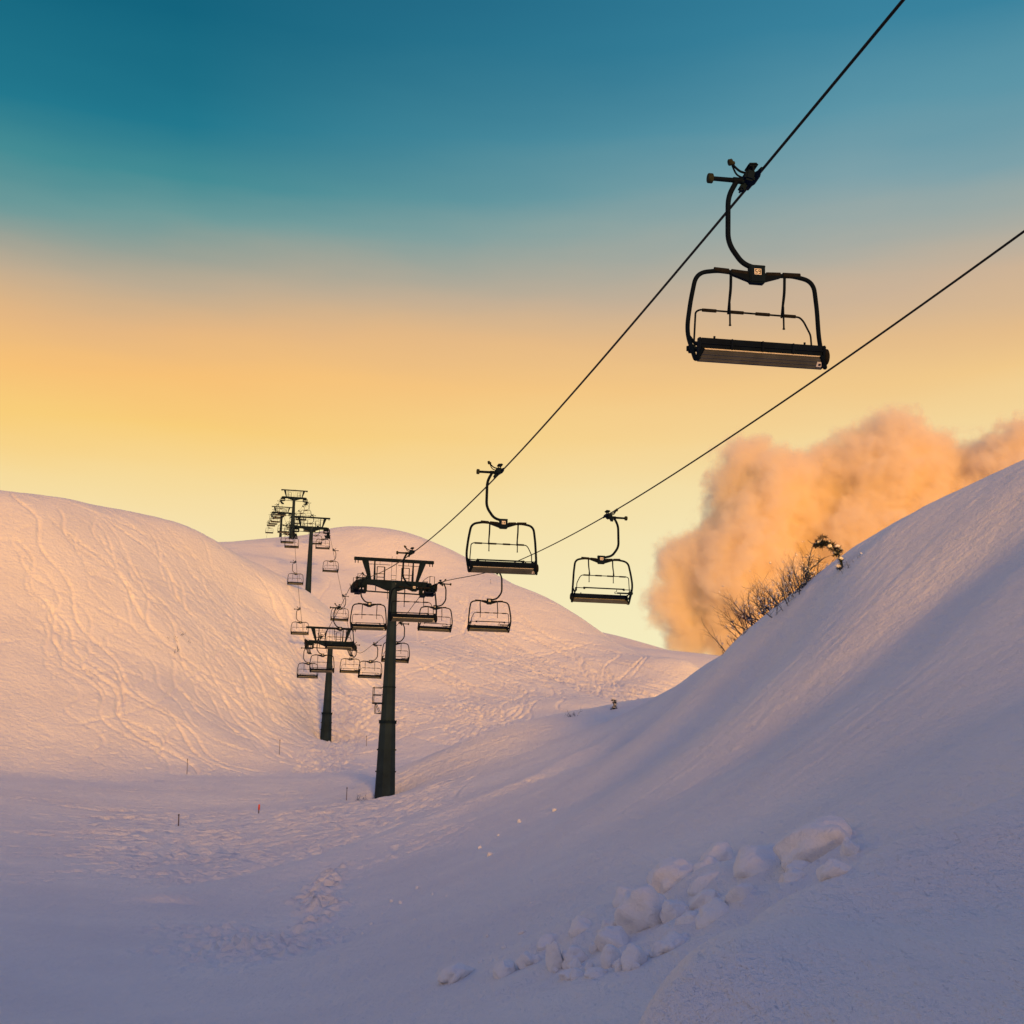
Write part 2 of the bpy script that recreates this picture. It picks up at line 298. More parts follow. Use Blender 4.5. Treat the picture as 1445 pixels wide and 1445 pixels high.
def stamp(path, depth, w, berm, side=1.0, jitter=0.0):
    """press a track along a path: a groove with a berm thrown to one side"""
    P = np.array(path, float)
    if len(P) < 4: return
    T = np.gradient(P, axis=0); T /= np.linalg.norm(T, axis=1, keepdims=True)+1e-9
    N = np.stack([-T[:, 1], T[:, 0]], 1)
    offs = np.arange(-w*2.6, w*2.6, RS*.55)
    fade = np.clip(np.minimum(np.arange(len(P)), np.arange(len(P))[::-1])/12.0, 0, 1)
    wob = 1+jitter*np.interp(np.arange(len(P)), np.arange(0, len(P)+7, 7), rng.standard_normal(len(np.arange(0, len(P)+7, 7))))
    for o in offs:
        q = P+N*o
        i = ((q[:, 0]-RX0)/RS).astype(int); j = ((q[:, 1]-RY0)/RS).astype(int)
        ok = (i >= 0) & (i < NX) & (j >= 0) & (j < NY)
        sd = side if np.isscalar(side) else side
        h = -depth*np.exp(-(o/(w*.55))**2)+berm*np.exp(-((o*sd-w*1.15)/(w*.5))**2)+berm*.35*np.exp(-((o*sd+w*1.1)/(w*.45))**2)
        h = h*fade*wob
        keep = abs(o) < w*.9
        ii, jj, hh = i[ok], j[ok], (h[ok] if np.ndim(h) else np.full(ok.sum(), h))
        if keep: DET[ii, jj] = DET[ii, jj]*.25+hh
        else: DET[ii, jj] += hh*.6*np.exp(-np.abs(DET[ii, jj])*4)

def skier(x, y, amp, wl, L, drift=0.0, step=.22):
    path = []; sides = []; ph = rng.uniform(0, 6.28); s = 0
    while s < L and RX0+2 < x < RX1-2 and RY0+2 < y < RY1-2:
        a, b = grad(x, y); g = math.hypot(a, b)
        if g < .10: break
        d = math.atan2(-b, -a)
        k = math.sin(ph+s*6.283/wl)
        t = d+drift+amp*k
        x += math.cos(t)*step; y += math.sin(t)*step; s += step
        path.append((x, y)); sides.append(math.cos(ph+s*6.283/wl))
    return path, np.sign(np.array(sides)+1e-6)*np.clip(np.abs(sides)*2, .3, 1) if sides else 1

def polar(az, D): return D*math.sin(math.radians(az)), D*math.cos(math.radians(az))
def runs(n, az, D, amp, wl, L, depth, w, drift=(-.2, .2)):
    for _ in range(n):
        x, y = polar(rng.uniform(*az), rng.uniform(*D))
        p, s = skier(x, y, rng.uniform(*amp), rng.uniform(*wl), rng.uniform(*L), rng.uniform(*drift))
        k = rng.uniform(.6, 1.25)
        stamp(p, 2.5*depth*k, .66*w*rng.uniform(.7, 1.2), depth*.75*k, s, .15)

# left hill
runs(60, (-22, -10), (138, 167), (.35, .78), (9, 20), (45, 110), .20, .30, (-.25, .25))
runs(26, (-22, -11), (118, 148), (.5, .85), (8, 14), (18, 50), .18, .28, (-.3, .3))
runs(10, (-22, -10), (115, 160), (.05, .2), (20, 50), (25, 60), .18, .26, (1.0, 1.3))
runs(6, (-22, -10), (115, 160), (.05, .2), (20, 50), (25, 60), .18, .26, (-1.3, -1.0))
# back hill, right of the line
runs(80, (-5, 6.5), (160, 206), (.12, .45), (14, 34), (30, 85), .24, .32, (.15, .7))
runs(44, (-4.5, 5.5), (138, 170), (.3, .75), (8, 16), (14, 42), .20, .28, (.0, .7))
runs(20, (-5, 7.5), (140, 205), (.05, .25), (20, 50), (22, 70), .22, .28, (.9, 1.35))
runs(10, (-5, 6), (135, 190), (.05, .25), (20, 50), (18, 45), .20, .26, (-1.3, -.9))
runs(8, (-9, -5), (175, 215), (.1, .4), (18, 34), (15, 55), .15, .28)
# fine scratches on the tracked slope before the first tower
for _ in range(380):
    x, y = polar(rng.uniform(-15, -1), rng.uniform(52, 78))
    ang = math.radians(rng.choice([rng.normal(205, 9), rng.normal(238, 10)])); L = rng.uniform(1.5, 9); n = int(L/.12)
    c = rng.normal(0, .012)
    p = []
    for k in range(n):
        p.append((x, y)); x += math.cos(ang)*.12; y += math.sin(ang)*.12; ang += c*.5
    stamp(p, .27, .16, .13, rng.choice([-1, 1]), .25)
for _ in range(26):
    x, y = polar(rng.uniform(-15, 4), rng.uniform(70, 96))
    ang = math.radians(rng.normal(200, 10)); n = int(rng.uniform(6, 22)/.15); p = []
    for k in range(n):
        p.append((x, y)); x += math.cos(ang)*.15; y += math.sin(ang)*.15; ang += rng.normal(0, .01)
    stamp(p, .13, .22, .10, 1, .2)
# traverses on the bank under the bushes
for k in range(3):
    p = [(FOOT3[0][0]+(FOOT3[-1][0]-FOOT3[0][0])*t-.5*k, FOOT3[0][1]+(FOOT3[-1][1]-FOOT3[0][1])*t+.35*math.sin(t*5+k)-.7*k) for t in np.linspace(0, 1, 60)]
    stamp(p, .06, .16, .06, -1, .5)
# wind streaks down the bank
for _ in range(190):
    x, y = polar(rng.uniform(-4, 21), rng.uniform(18, 60))
    p, s = skier(x, y, .04, 30, rng.uniform(4, 16), rng.normal(.25, .06))
    stamp(p, .026, .26, .022, 1, .3)

def pits(cx, cy, n, spread, r, depth):
    for _ in range(n):
        x, y = cx+rng.normal(0, spread), cy+rng.normal(0, spread)
        rr = r*rng.uniform(.6, 1.4); i0, j0 = int((x-RX0)/RS), int((y-RY0)/RS); k = int(rr*3/RS)+1
        if i0-k < 0 or j0-k < 0 or i0+k >= NX or j0+k >= NY: continue
        I, J = np.mgrid[-k:k+1, -k:k+1]*RS
        d = np.hypot(I*rng.uniform(.7, 1.3), J)
        DET[i0-k:i0+k+1, j0-k:j0+k+1] += depth*rng.uniform(.5, 1.2)*(-np.exp(-(d/rr)**2)+.55*np.exp(-((d-rr*1.3)/(rr*.5))**2))
for i in range(len(FOOT)-1):                       # footprints crossing the hollow
    (x0, y0), (x1, y1) = FOOT[i], FOOT[i+1]
    n = max(3, int(math.hypot(x1-x0, y1-y0)/.75))
    for k in range(n):
        t = k/n
        for sgn in (-1, 1):
            pits(x0+(x1-x0)*t+sgn*.22+rng.normal(0, .1), y0+(y1-y0)*t+rng.normal(0, .12), 1, .03, .20, .75)
for x, y in FOOT2: pits(x, y, 150, .9, .13, .26)
for x, y, D in CHURN[5:9]: pits(x, y, 70, 1.0, .12, .13)
for x, y, D in CHURN[:5]+CHURN[12:]: pits(x, y, 110, 3.0, .22, .15)
for x, y, D in CHURN[9:12]: pits(x, y, 22, 2.2, .14, .10)
for (x, y) in [(-23, 99), (-20, 112), (-15, 121), (-27, 98)]: pits(x, y, 80, 3.2, .2, .12)
# rounded edge where the tracked slope rolls over into the hollow
stamp([(a+(c-a)*q, b+(d-b)*q) for (a, b), (c, d) in zip(LIPLINE[:-1], LIPLINE[1:]) for q in np.linspace(0, 1, 90)[:-1]], -.20, 2.2, 0, 1, 0.0)
# broad lumpiness, stronger where the snow has slid beside the camera
I, J = np.mgrid[0:NX, 0:NY]
XX, YY = (RX0+I*RS).astype(np.float32), (RY0+J*RS).astype(np.float32); del I, J
DD = np.hypot(XX, YY)
DET += value_noise(5.5, 1)*.05*np.clip(DD/90, .12, 1)
DET += value_noise(1.7, 2)*.018*np.clip(DD/70, .2, 1.3)
DET += value_noise(.55, 3)*.009*np.clip(DD/45, .6, 1.4)
DET += value_noise(.27, 4)*.004*np.clip(DD/45, .7, 1.3)
slide = np.exp(-(((XX-2.5)*.8+(YY-18)*.45)/1.5)**2-(((YY-18)-(XX-2.5)*.3)/3.2)**2)
DET += slide*(np.maximum(value_noise(.9, 5)+.3, 0)*.17+np.maximum(value_noise(.42, 6), 0)*.08)
del slide, XX, YY, DD
DET = blur(DET, 1)

def detail(x, y):
    x = np.asarray(x, float).ravel(); y = np.asarray(y, float).ravel()
    u = np.clip((x-RX0)/RS, 0, NX-1.01); v = np.clip((y-RY0)/RS, 0, NY-1.01)
    i, j = u.astype(int), v.astype(int); a, b = u-i, v-j
    d = DET[i, j]*(1-a)*(1-b)+DET[i+1, j]*a*(1-b)+DET[i, j+1]*(1-a)*b+DET[i+1, j+1]*a*b
    m = np.clip(np.minimum.reduce([(x-RX0)/6, (RX1-x)/6, (y-RY0)/2, (RY1-y)/10]), 0, 1)
    return d*m
# hollows melted round the two near pylon feet
FEET = []
def height(x, y):
    x = np.asarray(x, float).ravel(); y = np.asarray(y, float).ravel()
    z = base_height(x, y)+detail(x, y)
    for fx, fy, r, dp in FEET:
        d = np.hypot(x-fx, y-fy); z = z-dp*np.exp(-(d/r)**2)
    return z
def hgt(x, y): return float(height([x], [y])[0])

# ------------------------------------------------------------------ the lift line
HD = Vector((-0.2111976, 0.9774434, 0)); RT = Vector((0.9774434, 0.2111976, 0))
AL, AR = 7.1315, 12.0168; AM = (AL+AR)/2; YAW = math.asin(0.2111976)
def line(s, a, z): return HD*s+RT*a+Vector((0, 0, z))
LROPE = [(-45, 13.4), (-20, 10.9), (0, 9.5), (13.24, 9.02), (16.39, 8.93), (34.51, 8.77), (52.42, 9.54), (70.32, 11.24), (77.2, 12.12), (79.2, 12.32), (81.2, 12.38), (89.27, 12.04), (105.93, 11.76), (125.16, 12.77), (128, 13.0), (129.8, 13.3), (131.6, 13.85), (145.13, 19.15), (162.95, 27.48), (174.6, 33.25), (176.4, 34.0), (178.2, 34.6), (181.64, 35.55), (199, 39.3), (220, 44.9), (241, 52.2), (243, 52.85), (245, 53.3), (268, 56.6), (290, 60.4), (312, 64.1), (314, 64.5), (316, 64.75), (345, 66.5), (400, 69)]
RROPE = [(-45, 13.4), (-20, 10.9), (0, 9.6), (22.79, 8.83), (29.03, 8.82), (39.91, 9.0), (58.6, 10.1), (76.15, 12.06), (79.2, 12.34), (81.2, 12.38), (94.78, 11.82), (112.32, 11.99), (127.6, 12.85), (129.8, 13.3), (131.9, 13.95), (148.26, 21.35), (167.17, 30.08), (174.6, 33.4), (176.4, 34.1), (178.2, 34.6), (186.51, 36.58), (205, 40.6), (224, 46.4), (241, 52.2), (243, 52.85), (245, 53.3), (268, 56.6), (290, 60.4), (312, 64.1), (314, 64.5), (316, 64.75), (345, 66.5), (400, 69)]
def rope_curve(R):
    s = np.array([q[0] for q in R], float); z = np.array([q[1] for q in R], float)
    d = np.diff(z)/np.diff(s); m = np.empty(len(s)); m[0] = d[0]; m[-1] = d[-1]
    h = np.diff(s); m[1:-1] = (d[:-1]*h[1:]+d[1:]*h[:-1])/(h[1:]+h[:-1])
    def f(t):
        k = int(np.clip(np.searchsorted(s, t)-1, 0, len(h)-1)); u = (t-s[k])/h[k]
        return (z[k]*(2*u**3-3*u*u+1)+m[k]*h[k]*(u**3-2*u*u+u)+z[k+1]*(-2*u**3+3*u*u)+m[k+1]*h[k]*(u**3-u*u))
    return f
zL, zR = rope_curve(LROPE), rope_curve(RROPE)
for nm, f, a, lab in (('haul_rope', zL, AL, 'dark steel rope carrying the uphill chairs, running to the left end of each pylon crossarm'),
                      ('haul_rope', zR, AR, 'dark steel rope carrying the returning chairs, running to the right end of each pylon crossarm')):
    b = MB(); ss = list(np.arange(-45, 400.1, 1.0))
    b.tube([line(s, a, f(s)) for s in ss], .021, 8)
    tag(b.build(nm, M['cable']), lab, 'rope', 'haul ropes of the chairlift')

# ------------------------------------------------------------------ chairs
def make_chair():
    root = empty('lift_chair', (0, 0, 0))
    # grip clamped to the rope
    g = MB()
    g.box((-.10, 0, -.01), (.16, .30, .17), Matrix.Rotation(.25, 3, 'Y'), .03)
    g.box((-.16, .05, -.11), (.09, .16, .20), Matrix.Rotation(.5, 3, 'Y'), .03)
    g.tube([(0, -.34, 0), (0, -.2, .004), (0, -.12, .008), (0, .12, .008), (0, .2, .004), (0, .34, 0)], [.024, .034, .055, .055, .034, .024], 10)
    g.tube([(-.06, -.10, .02), (-.05, -.12, .10), (-.07, -.13, .15)], .018, 8)
    g.tube([(-.06, .10, .02), (-.05, .10, .10)], .014, 8)
    g.box((-.06, -.04, .16), (.15, .24, .055), Matrix.Rotation(-.1, 3, 'Y'), .02)
    g.tube([(-.06, 0, -.05), (-.2, 0, -.05)], .05, 12)
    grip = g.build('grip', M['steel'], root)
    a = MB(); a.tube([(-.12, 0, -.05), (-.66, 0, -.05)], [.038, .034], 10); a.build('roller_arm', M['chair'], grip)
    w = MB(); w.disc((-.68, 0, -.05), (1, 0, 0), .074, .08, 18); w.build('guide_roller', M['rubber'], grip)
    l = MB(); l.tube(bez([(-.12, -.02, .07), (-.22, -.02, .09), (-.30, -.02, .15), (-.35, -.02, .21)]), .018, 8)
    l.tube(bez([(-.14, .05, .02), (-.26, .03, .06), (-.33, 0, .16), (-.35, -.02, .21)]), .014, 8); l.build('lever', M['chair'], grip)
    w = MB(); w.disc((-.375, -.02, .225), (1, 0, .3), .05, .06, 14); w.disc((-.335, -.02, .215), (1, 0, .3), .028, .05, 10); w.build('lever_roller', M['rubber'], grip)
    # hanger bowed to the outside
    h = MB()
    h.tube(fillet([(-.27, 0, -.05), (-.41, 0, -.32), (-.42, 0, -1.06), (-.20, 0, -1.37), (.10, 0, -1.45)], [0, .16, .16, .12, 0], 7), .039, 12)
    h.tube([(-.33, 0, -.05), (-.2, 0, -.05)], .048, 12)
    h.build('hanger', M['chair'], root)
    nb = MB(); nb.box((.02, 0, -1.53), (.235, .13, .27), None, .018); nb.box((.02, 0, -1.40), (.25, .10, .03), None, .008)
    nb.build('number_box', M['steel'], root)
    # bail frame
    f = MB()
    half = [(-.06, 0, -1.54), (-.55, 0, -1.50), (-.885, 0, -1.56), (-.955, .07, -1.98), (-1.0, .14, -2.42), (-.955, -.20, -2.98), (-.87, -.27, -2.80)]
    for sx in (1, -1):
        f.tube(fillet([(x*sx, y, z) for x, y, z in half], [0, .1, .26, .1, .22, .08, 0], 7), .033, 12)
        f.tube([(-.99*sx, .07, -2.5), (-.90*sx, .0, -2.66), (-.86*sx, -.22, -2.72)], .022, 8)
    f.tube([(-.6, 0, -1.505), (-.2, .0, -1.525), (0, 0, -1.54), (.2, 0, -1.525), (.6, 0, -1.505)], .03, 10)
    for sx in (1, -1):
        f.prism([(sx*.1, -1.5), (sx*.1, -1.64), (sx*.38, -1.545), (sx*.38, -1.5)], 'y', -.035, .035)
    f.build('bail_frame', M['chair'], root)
    for x0, x1 in ((-.62, -.40), (-.36, -.12), (.17, .38), (.42, .68)):
        s = MB(); zz = lambda x: -1.505-.03*(1-min(1, abs(x)/.55))+.012
        s.tube([(x0, 0, zz(x0)), (x1, 0, zz(x1))], .041, 12); s.build('bail_sleeve', M['foam'], root)
    # seat: rear panel in four bays over the pale lower slab
    p = MB(); R = Matrix.Rotation(math.radians(14), 3, 'X'); pc = Vector((0, -.25, -2.725))
    p.box(pc, (1.80, .045, .155), R, .012)
    for x in (-.915, .915): p.box((x, -.22, -2.80), (.04, .12, .32), R, .012)
    for x in (-.45, 0, .45): p.box(pc+R @ Vector((x, -.035, 0)), (.035, .04, .16), R, .008)
    p.box(pc+R @ Vector((0, -.03, 0)), (1.79, .02, .018), R)
    for x in (-.70, .63): p.tube([(x, -.255, -2.66), (x, -.265, -2.615)], .016, 8)
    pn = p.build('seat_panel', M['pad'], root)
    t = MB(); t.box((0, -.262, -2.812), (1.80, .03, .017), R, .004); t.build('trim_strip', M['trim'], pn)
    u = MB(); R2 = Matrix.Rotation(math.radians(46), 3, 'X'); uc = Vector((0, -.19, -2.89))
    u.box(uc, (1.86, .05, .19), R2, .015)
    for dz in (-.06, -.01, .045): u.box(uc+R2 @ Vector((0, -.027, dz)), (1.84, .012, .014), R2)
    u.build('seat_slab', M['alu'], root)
    e = MB(); e.disc((.965, -.17, -2.78), (1, 0, .05), .115, .07, 20); e.build('end_cap', M['foam'], root)
    s = MB(); s.box(uc+R2 @ Vector((.86, -.036, .0)), (.085, .012, .08), R2, .004); s.m = 1
    s.box(uc+R2 @ Vector((.86, -.044, .0)), (.035, .006, .03), R2)
    s.build('seat_tag', [M['plate'], M['ink']], root)
    # front tube with brackets, side arms
    q = MB()
    q.tube([(-.64, .26, -2.53), (.64, .26, -2.53)], .022, 10)
    q.tube([(-.95, .22, -2.535), (-.6, .26, -2.545)], .013, 8); q.tube([(.6, .26, -2.545), (.95, .22, -2.535)], .013, 8)
    for x in (-.66, .66): q.box((x, .26, -2.545), (.06, .06, .08), Matrix.Rotation(.4, 3, 'Y'), .012)
    for sx in (1, -1):
        q.tube(bez([(.9*sx, -.22, -2.82), (.93*sx, -.04, -2.76), (.92*sx, .16, -2.62), (.93*sx, .23, -2.54)]), .024, 8)
    q.build('front_rail', M['chair'], root)
    k = MB(); k.tube([(-.97, .22, -2.655), (-.45, .22, -2.66)], .027, 10); k.box((-.90, .22, -2.65), (.15, .1, .13), None, .03)
    k.tube(bez([(-.45, .22, -2.66), (-.38, .22, -2.68), (-.37, .22, -2.63), (-.42, .22, -2.62), (-.44, .22, -2.54)]), .01, 6); k.build('latch_bar', M['steel'], root)
    # raised safety bar with four foam grips
    b = MB()
    b.tube(fillet([(-.905, .08, -2.62), (-.87, .11, -2.12), (-.80, .11, -2.08), (.70, .11, -2.09), (.76, .11, -2.15), (.86, .10, -2.36), (.865, .08, -2.62)], [0, .06, .05, .05, .04, .05, 0], 5), .0145, 8)
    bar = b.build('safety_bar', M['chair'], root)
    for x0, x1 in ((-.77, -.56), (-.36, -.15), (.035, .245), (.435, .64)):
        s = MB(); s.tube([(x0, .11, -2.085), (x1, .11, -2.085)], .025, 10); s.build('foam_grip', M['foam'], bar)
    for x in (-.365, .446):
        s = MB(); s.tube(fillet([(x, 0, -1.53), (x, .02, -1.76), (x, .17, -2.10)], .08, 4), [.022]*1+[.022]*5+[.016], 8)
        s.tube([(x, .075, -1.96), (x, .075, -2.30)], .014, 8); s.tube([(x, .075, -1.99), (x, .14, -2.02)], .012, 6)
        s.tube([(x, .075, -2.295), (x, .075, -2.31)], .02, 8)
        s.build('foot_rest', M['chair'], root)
    for c in root.children:
        if not (c.name.startswith('grip') or c.name.startswith('hanger')): c.location.x += .05
    return root

def plate_mesh(parent, text=None):
    b = MB(); b.box((.02, -.069, -1.50), (.105, .008, .092), None, .002); b.m = 1
    if text is None:
        b.box((-.002, -.0745, -1.505), (.022, .003, .05)); b.box((.042, -.0745, -1.505), (.022, .003, .05))
    else:                                               # seven-stroke digits
        SEG = {'0': 'abcdef', '5': 'afgcd', '9': 'abcdfg', '6': 'acdefg'}
        for n, ch in enumerate(text):
            cx = -.005+.05*n; w, h, t = .026, .056, .009
            S = {'a': (0, h/2, w+t, t), 'g': (0, 0, w+t, t), 'd': (0, -h/2, w+t, t), 'f': (-w/2, h/4, t, h/2), 'b': (w/2, h/4, t, h/2), 'e': (-w/2, -h/4, t, h/2), 'c': (w/2, -h/4, t, h/2)}
            for c in SEG[ch]:
                x, z, dx, dz = S[c]; b.box((cx+x, -.0745-.0002*'abcdefg'.index(c), -1.50+z), (dx, .003, dz))
    return b.build('number_plate', [M['plate'], M['ink']], parent)

proto = make_chair()
nbox = [c for c in proto.children if c.name.startswith('number_box')][0]
plain = plate_mesh(nbox)
FLIP = Matrix.Rotation(math.pi, 4, 'Z')
# the returning chairs are seen from the front: their plate is on the front of the box
SWAY = {16.39: (.2, 5.0), 34.51: (-.5, 2.5), 52.42: (-.4, 2.0), 40.55: (.4, 0), 59.6: (.4, 0)}   # each chair swings a little: roll, yaw in degrees
def put_chair(o, s, a, z, back, label):
    o.location = line(s, a, z); o.rotation_euler = (0, 0, YAW+(math.pi if back else 0)); o['label'] = label
    r_ = random.Random(int(s*10)); sw = SWAY.get(round(s, 2), (r_.uniform(-.8, .8), r_.uniform(0, 2.0)))
    o.rotation_euler = (math.radians(r_.uniform(-.8, .8)), math.radians(sw[0]), YAW-math.radians(sw[1])*(1 if not back else 0)+(math.pi if back else 0))
    o['category'] = 'lift chair'; o['group'] = 'empty chairs hanging from the chairlift ropes'
UP = [(16.39, 'nearest, largest chair, against the sky at upper right, number 59 on its box'),
 (34.51, 'second largest uphill chair, against pale sky right of the nearest pylon'),
 (52.42, 'uphill chair passing the right half of the first pylon, its dark seat beside the pole'),
 (70.32, 'uphill chair hanging under the left end of the first pylon crossarm'),
 (89.27, 'uphill chair in front of the right half of the second pylon crossarm'),
 (105.93, 'uphill chair just under the second pylon crossarm, crossing its pole'),
 (125.16, 'uphill chair lowest and leftmost under the second pylon crossarm'),
 (145.13, 'uphill chair just above the left end of the second pylon crossarm, over the snow hill'),
 (162.95, 'uphill chair beside the buried foot of the third pylon, on its left'),
 (181.64, 'small uphill chair just left of the third pylon pole, under its crossarm'),
 (200.0, 'small uphill chair on the skyline at the foot of the fourth pylon'),
 (220.5, 'tiny uphill chair against the sky below the fourth pylon crossarm, midway down its pole'),
 (241.5, 'tiny uphill chair hanging from the left end of the fourth pylon crossarm'),
 (260.0, 'tiny uphill chair just beyond the fourth pylon, against the sky'),
 (278.5, 'tiny uphill chair halfway between the fourth and the farthest pylon'),
 (297.0, 'tiny uphill chair just short of the farthest pylon'),
 (315.0, 'tiny uphill chair at the left end of the farthest pylon crossarm'),
 (331.0, 'tiny uphill chair beyond the farthest pylon, leftmost on the skyline')]
DOWN = [(40.55, 'largest returning chair, against pale sky left of the orange cloud'),
 (59.6, 'returning chair in front of the orange back hill, directly below the second largest uphill chair'),
 (76.15, 'returning chair just right of the first pylon crossarm, nearest to it'),
 (94.78, 'returning chair half hidden behind the pole of the first pylon'),
 (112.32, 'returning chair left of the first pylon pole, the lower right of a touching pair'),
 (132.15, 'returning chair under the right end of the second pylon crossarm, left of a touching pair'),
 (148.26, 'returning chair above the second pylon crossarm, behind a hanger of an uphill chair'),
 (167.17, 'returning chair right of the third pylon, alone over the back hill'),
 (186.51, 'small returning chair below the right end of the third pylon crossarm'),
 (205.0, 'small returning chair just behind the third pylon, close under its crossarm'),
 (223.5, 'tiny returning chair against the sky over the third pylon crossarm, right of the fourth pylon'),
 (241.5, 'tiny returning chair hanging from the right end of the fourth pylon crossarm'),
 (260.0, 'tiny returning chair beyond the fourth pylon, close behind its pole'),
 (278.5, 'tiny returning chair midway between the fourth and farthest pylon on the right rope'),
 (297.0, 'tiny returning chair just short of the right end of the farthest pylon crossarm'),
 (315.0, 'tiny returning chair at the right end of the farthest pylon crossarm'),
 (331.0, 'tiny returning chair beyond the farthest pylon on the right rope')]
chairs = []
for i, (s, lab) in enumerate(UP):
    o = proto if i == 0 else copy_tree(proto); put_chair(o, s, AL, zL(s), False, lab); chairs.append(o)
down0 = copy_tree(proto); down0.scale.x = 1.035                                # first of the returning chairs: plate moved to the front face
for c in down0.children:
    if not (c.name.startswith('grip') or c.name.startswith('hanger')): c.location.x += .10
    if c.name.startswith('number_box'):
        for p in c.children:
            p.matrix_local = Matrix.Translation((.04, 0, 0)) @ FLIP
for i, (s, lab) in enumerate(DOWN):
    o = down0 if i == 0 else copy_tree(down0); put_chair(o, s, AR, zR(s), True, lab)
# the nearest chair hangs a touch to the outside and carries a readable number
for c in proto.children:
    if not (c.name.startswith('grip') or c.name.startswith('hanger')): c.location.x -= .065
for c in proto.children:
    if c.name.startswith('number_box'):
        for p in list(c.children):
            bpy.data.objects.remove(p)
        plate_mesh(c, '59')

# ------------------------------------------------------------------ pylons
def make_pylon(s, zc, zbase, zflange, label, slope, hold=False, platform=False):
    """zc = height of the crossarm's axis, local z = 0 there is the ground at the foot"""
    loc = line(s, AM, zbase); root = empty('lift_pylon', loc, YAW)
    tag(root, label, 'pylon', 'steel pylons of the chairlift')
    H = zc-zbase; Fz = zflange
    def oct_(r, z, n=8):
        return [(r*math.cos(math.pi/8+2*math.pi*k/n), r*math.sin(math.pi/8+2*math.pi*k/n), z) for k in range(n)]
    def shaft(b, rings):
        vs = []; fs = []
        for r, z in rings: vs += oct_(r, z)
        for i in range(len(rings)-1):
            for k in range(8): fs.append((i*8+k, i*8+(k+1) % 8, (i+1)*8+(k+1) % 8, (i+1)*8+k))
        fs.append(tuple(range(7, -1, -1))); fs.append(tuple(range(len(vs)-8, len(vs)))); b.add(vs, fs)
    rb = .52+.028*Fz; ch = 1.0
    b = MB(); shaft(b, [(rb+.07, -2.5), (rb, 0), (.50, Fz)])
    lo = b.build('lower_shaft', M['pole'], root)
    for zz in (Fz*.32, Fz*.62):
        r = MB(); shaft(r, [(rb+(.50-rb)*zz/Fz+.012, zz-.03), (rb+(.50-rb)*zz/Fz+.012, zz+.03)])
        for k in range(8):
            a = math.pi/8+2*math.pi*k/8; rr = rb+(.50-rb)*zz/Fz+.03
            r.box((rr*math.cos(a), rr*math.sin(a), zz), (.06, .06, .08))
        r.build('seam_ring', M['pole'], lo)
    b = MB(); shaft(b, [(.565, Fz-.07), (.565, Fz+.09)])
    for k in range(16):
        a = 2*math.pi*k/16; b.box((.53*math.cos(a), .53*math.sin(a), Fz+.11), (.05, .05, .05))
    b.build('flange', M['steel'], root)
    rt_ = .265
    b = MB(); shaft(b, [(.455, Fz+.05), (rt_+.02, H-1.6), (rt_, H+.1)]); up = b.build('upper_shaft', M['pole'], root)
    n = MB(); zs = Fz+(H-Fz)*.42; rr = .455+(rt_-.455)*.45
    shaft(n, [(rr+.012, zs-.02), (rr+.012, zs+.02)]); n.build('seam_ring', M['pole'], up)
    # ladder up the back
    l = MB()
    for x in (-.2, .2): l.tube([(x, .66+.1, .4), (x, .62, Fz), (x, .40, H-.4)], .02, 6)
    k = .6
    while k < H-.6:
        y = .76+(.62-.76)*k/Fz if k < Fz else .62+(.40-.62)*(k-Fz)/(H-Fz)
        l.tube([(-.2, y, k), (.2, y, k)], .013, 6); k += .3
    l.build('ladder', M['steel'], root)
    if platform:
        q = MB(); z0 = Fz+1.15; y0 = .0
        q.box((-.66, y0, z0), (.62, .8, .06), None, .01)
        for y in (-.36, .36):
            q.tube([(-.95, y, z0), (-.95, y, z0+.95), (-.40, y, z0+.95)], .026, 6); q.tube([(-.95, y, z0+.5), (-.42, y, z0+.5)], .024, 6)
        q.tube([(-.95, -.36, z0+.95), (-.95, .36, z0+.95)], .026, 6); q.tube([(-.95, -.36, z0+.5), (-.95, .36, z0+.5)], .024, 6)
        for y in (-.3, .3):
            q.tube([(-.80, y, z0), (-.80, y, z0-.62), (-.42, y, z0-.62)], .022, 6); q.tube([(-.80, y, z0), (-.48, y, z0-.62)], .018, 6)
        q.build('platform', M['steel'], root)
        z1 = Fz+2.15; r = MB(); shaft(r, [(.435, z1-.03), (.435, z1+.03)]); r.build('platform_band', M['steel'], root)
    # crossarm: box girder deeper at the middle
    b = MB()
    b.prism([(-2.15, H+.26), (2.15, H+.26), (2.15, H-.02), (1.2, H-.06), (.36, H-.36), (-.36, H-.36), (-1.2, H-.06), (-2.15, H-.02)], 'y', -.2, .2)
    b.tube([(-.34, 0, H-.9), (-.34, 0, H+.1)], .02, 6)
    arm = b.build('crossarm', M['steel'], root)
    t = MB(); t.tube([(-1.75, 0, H-.47), (-.2, 0, H-.50)], .045, 8); t.tube([(.2, 0, H-.50), (1.75, 0, H-.52)], .045, 8)
    t.tube([(-1.1, 0, H-.06), (-1.1, 0, H-.42)], .03, 6); t.build('tie_rod', M['steel'], arm)
    nb = MB(); nb.box((-.055, -.218, H+.02), (.10, .02, .16), None, .004); nb.box((.075, -.218, H+.02), (.10, .02, .16), None, .004); nb.m = 1
    nb.prism([(-.045, H-.065), (.065, H-.065), (.03, H+.0), (-.01, H+.0)], 'y', -.236, -.229)
    nb.build('number_plate', [M['plate'], M['ink']], arm)
    # lifting frame above the arm
    U = H+1.56
    b = MB(); b.box((0, 0, U), (5.06, .22, .20), None, .02)
    for x in (-2.45, -2.27, 2.27, 2.45):
        b.box((x, 0, U-.18), (.045, .1, .18))
    b.build('lifting_beam', M['steel'], root)
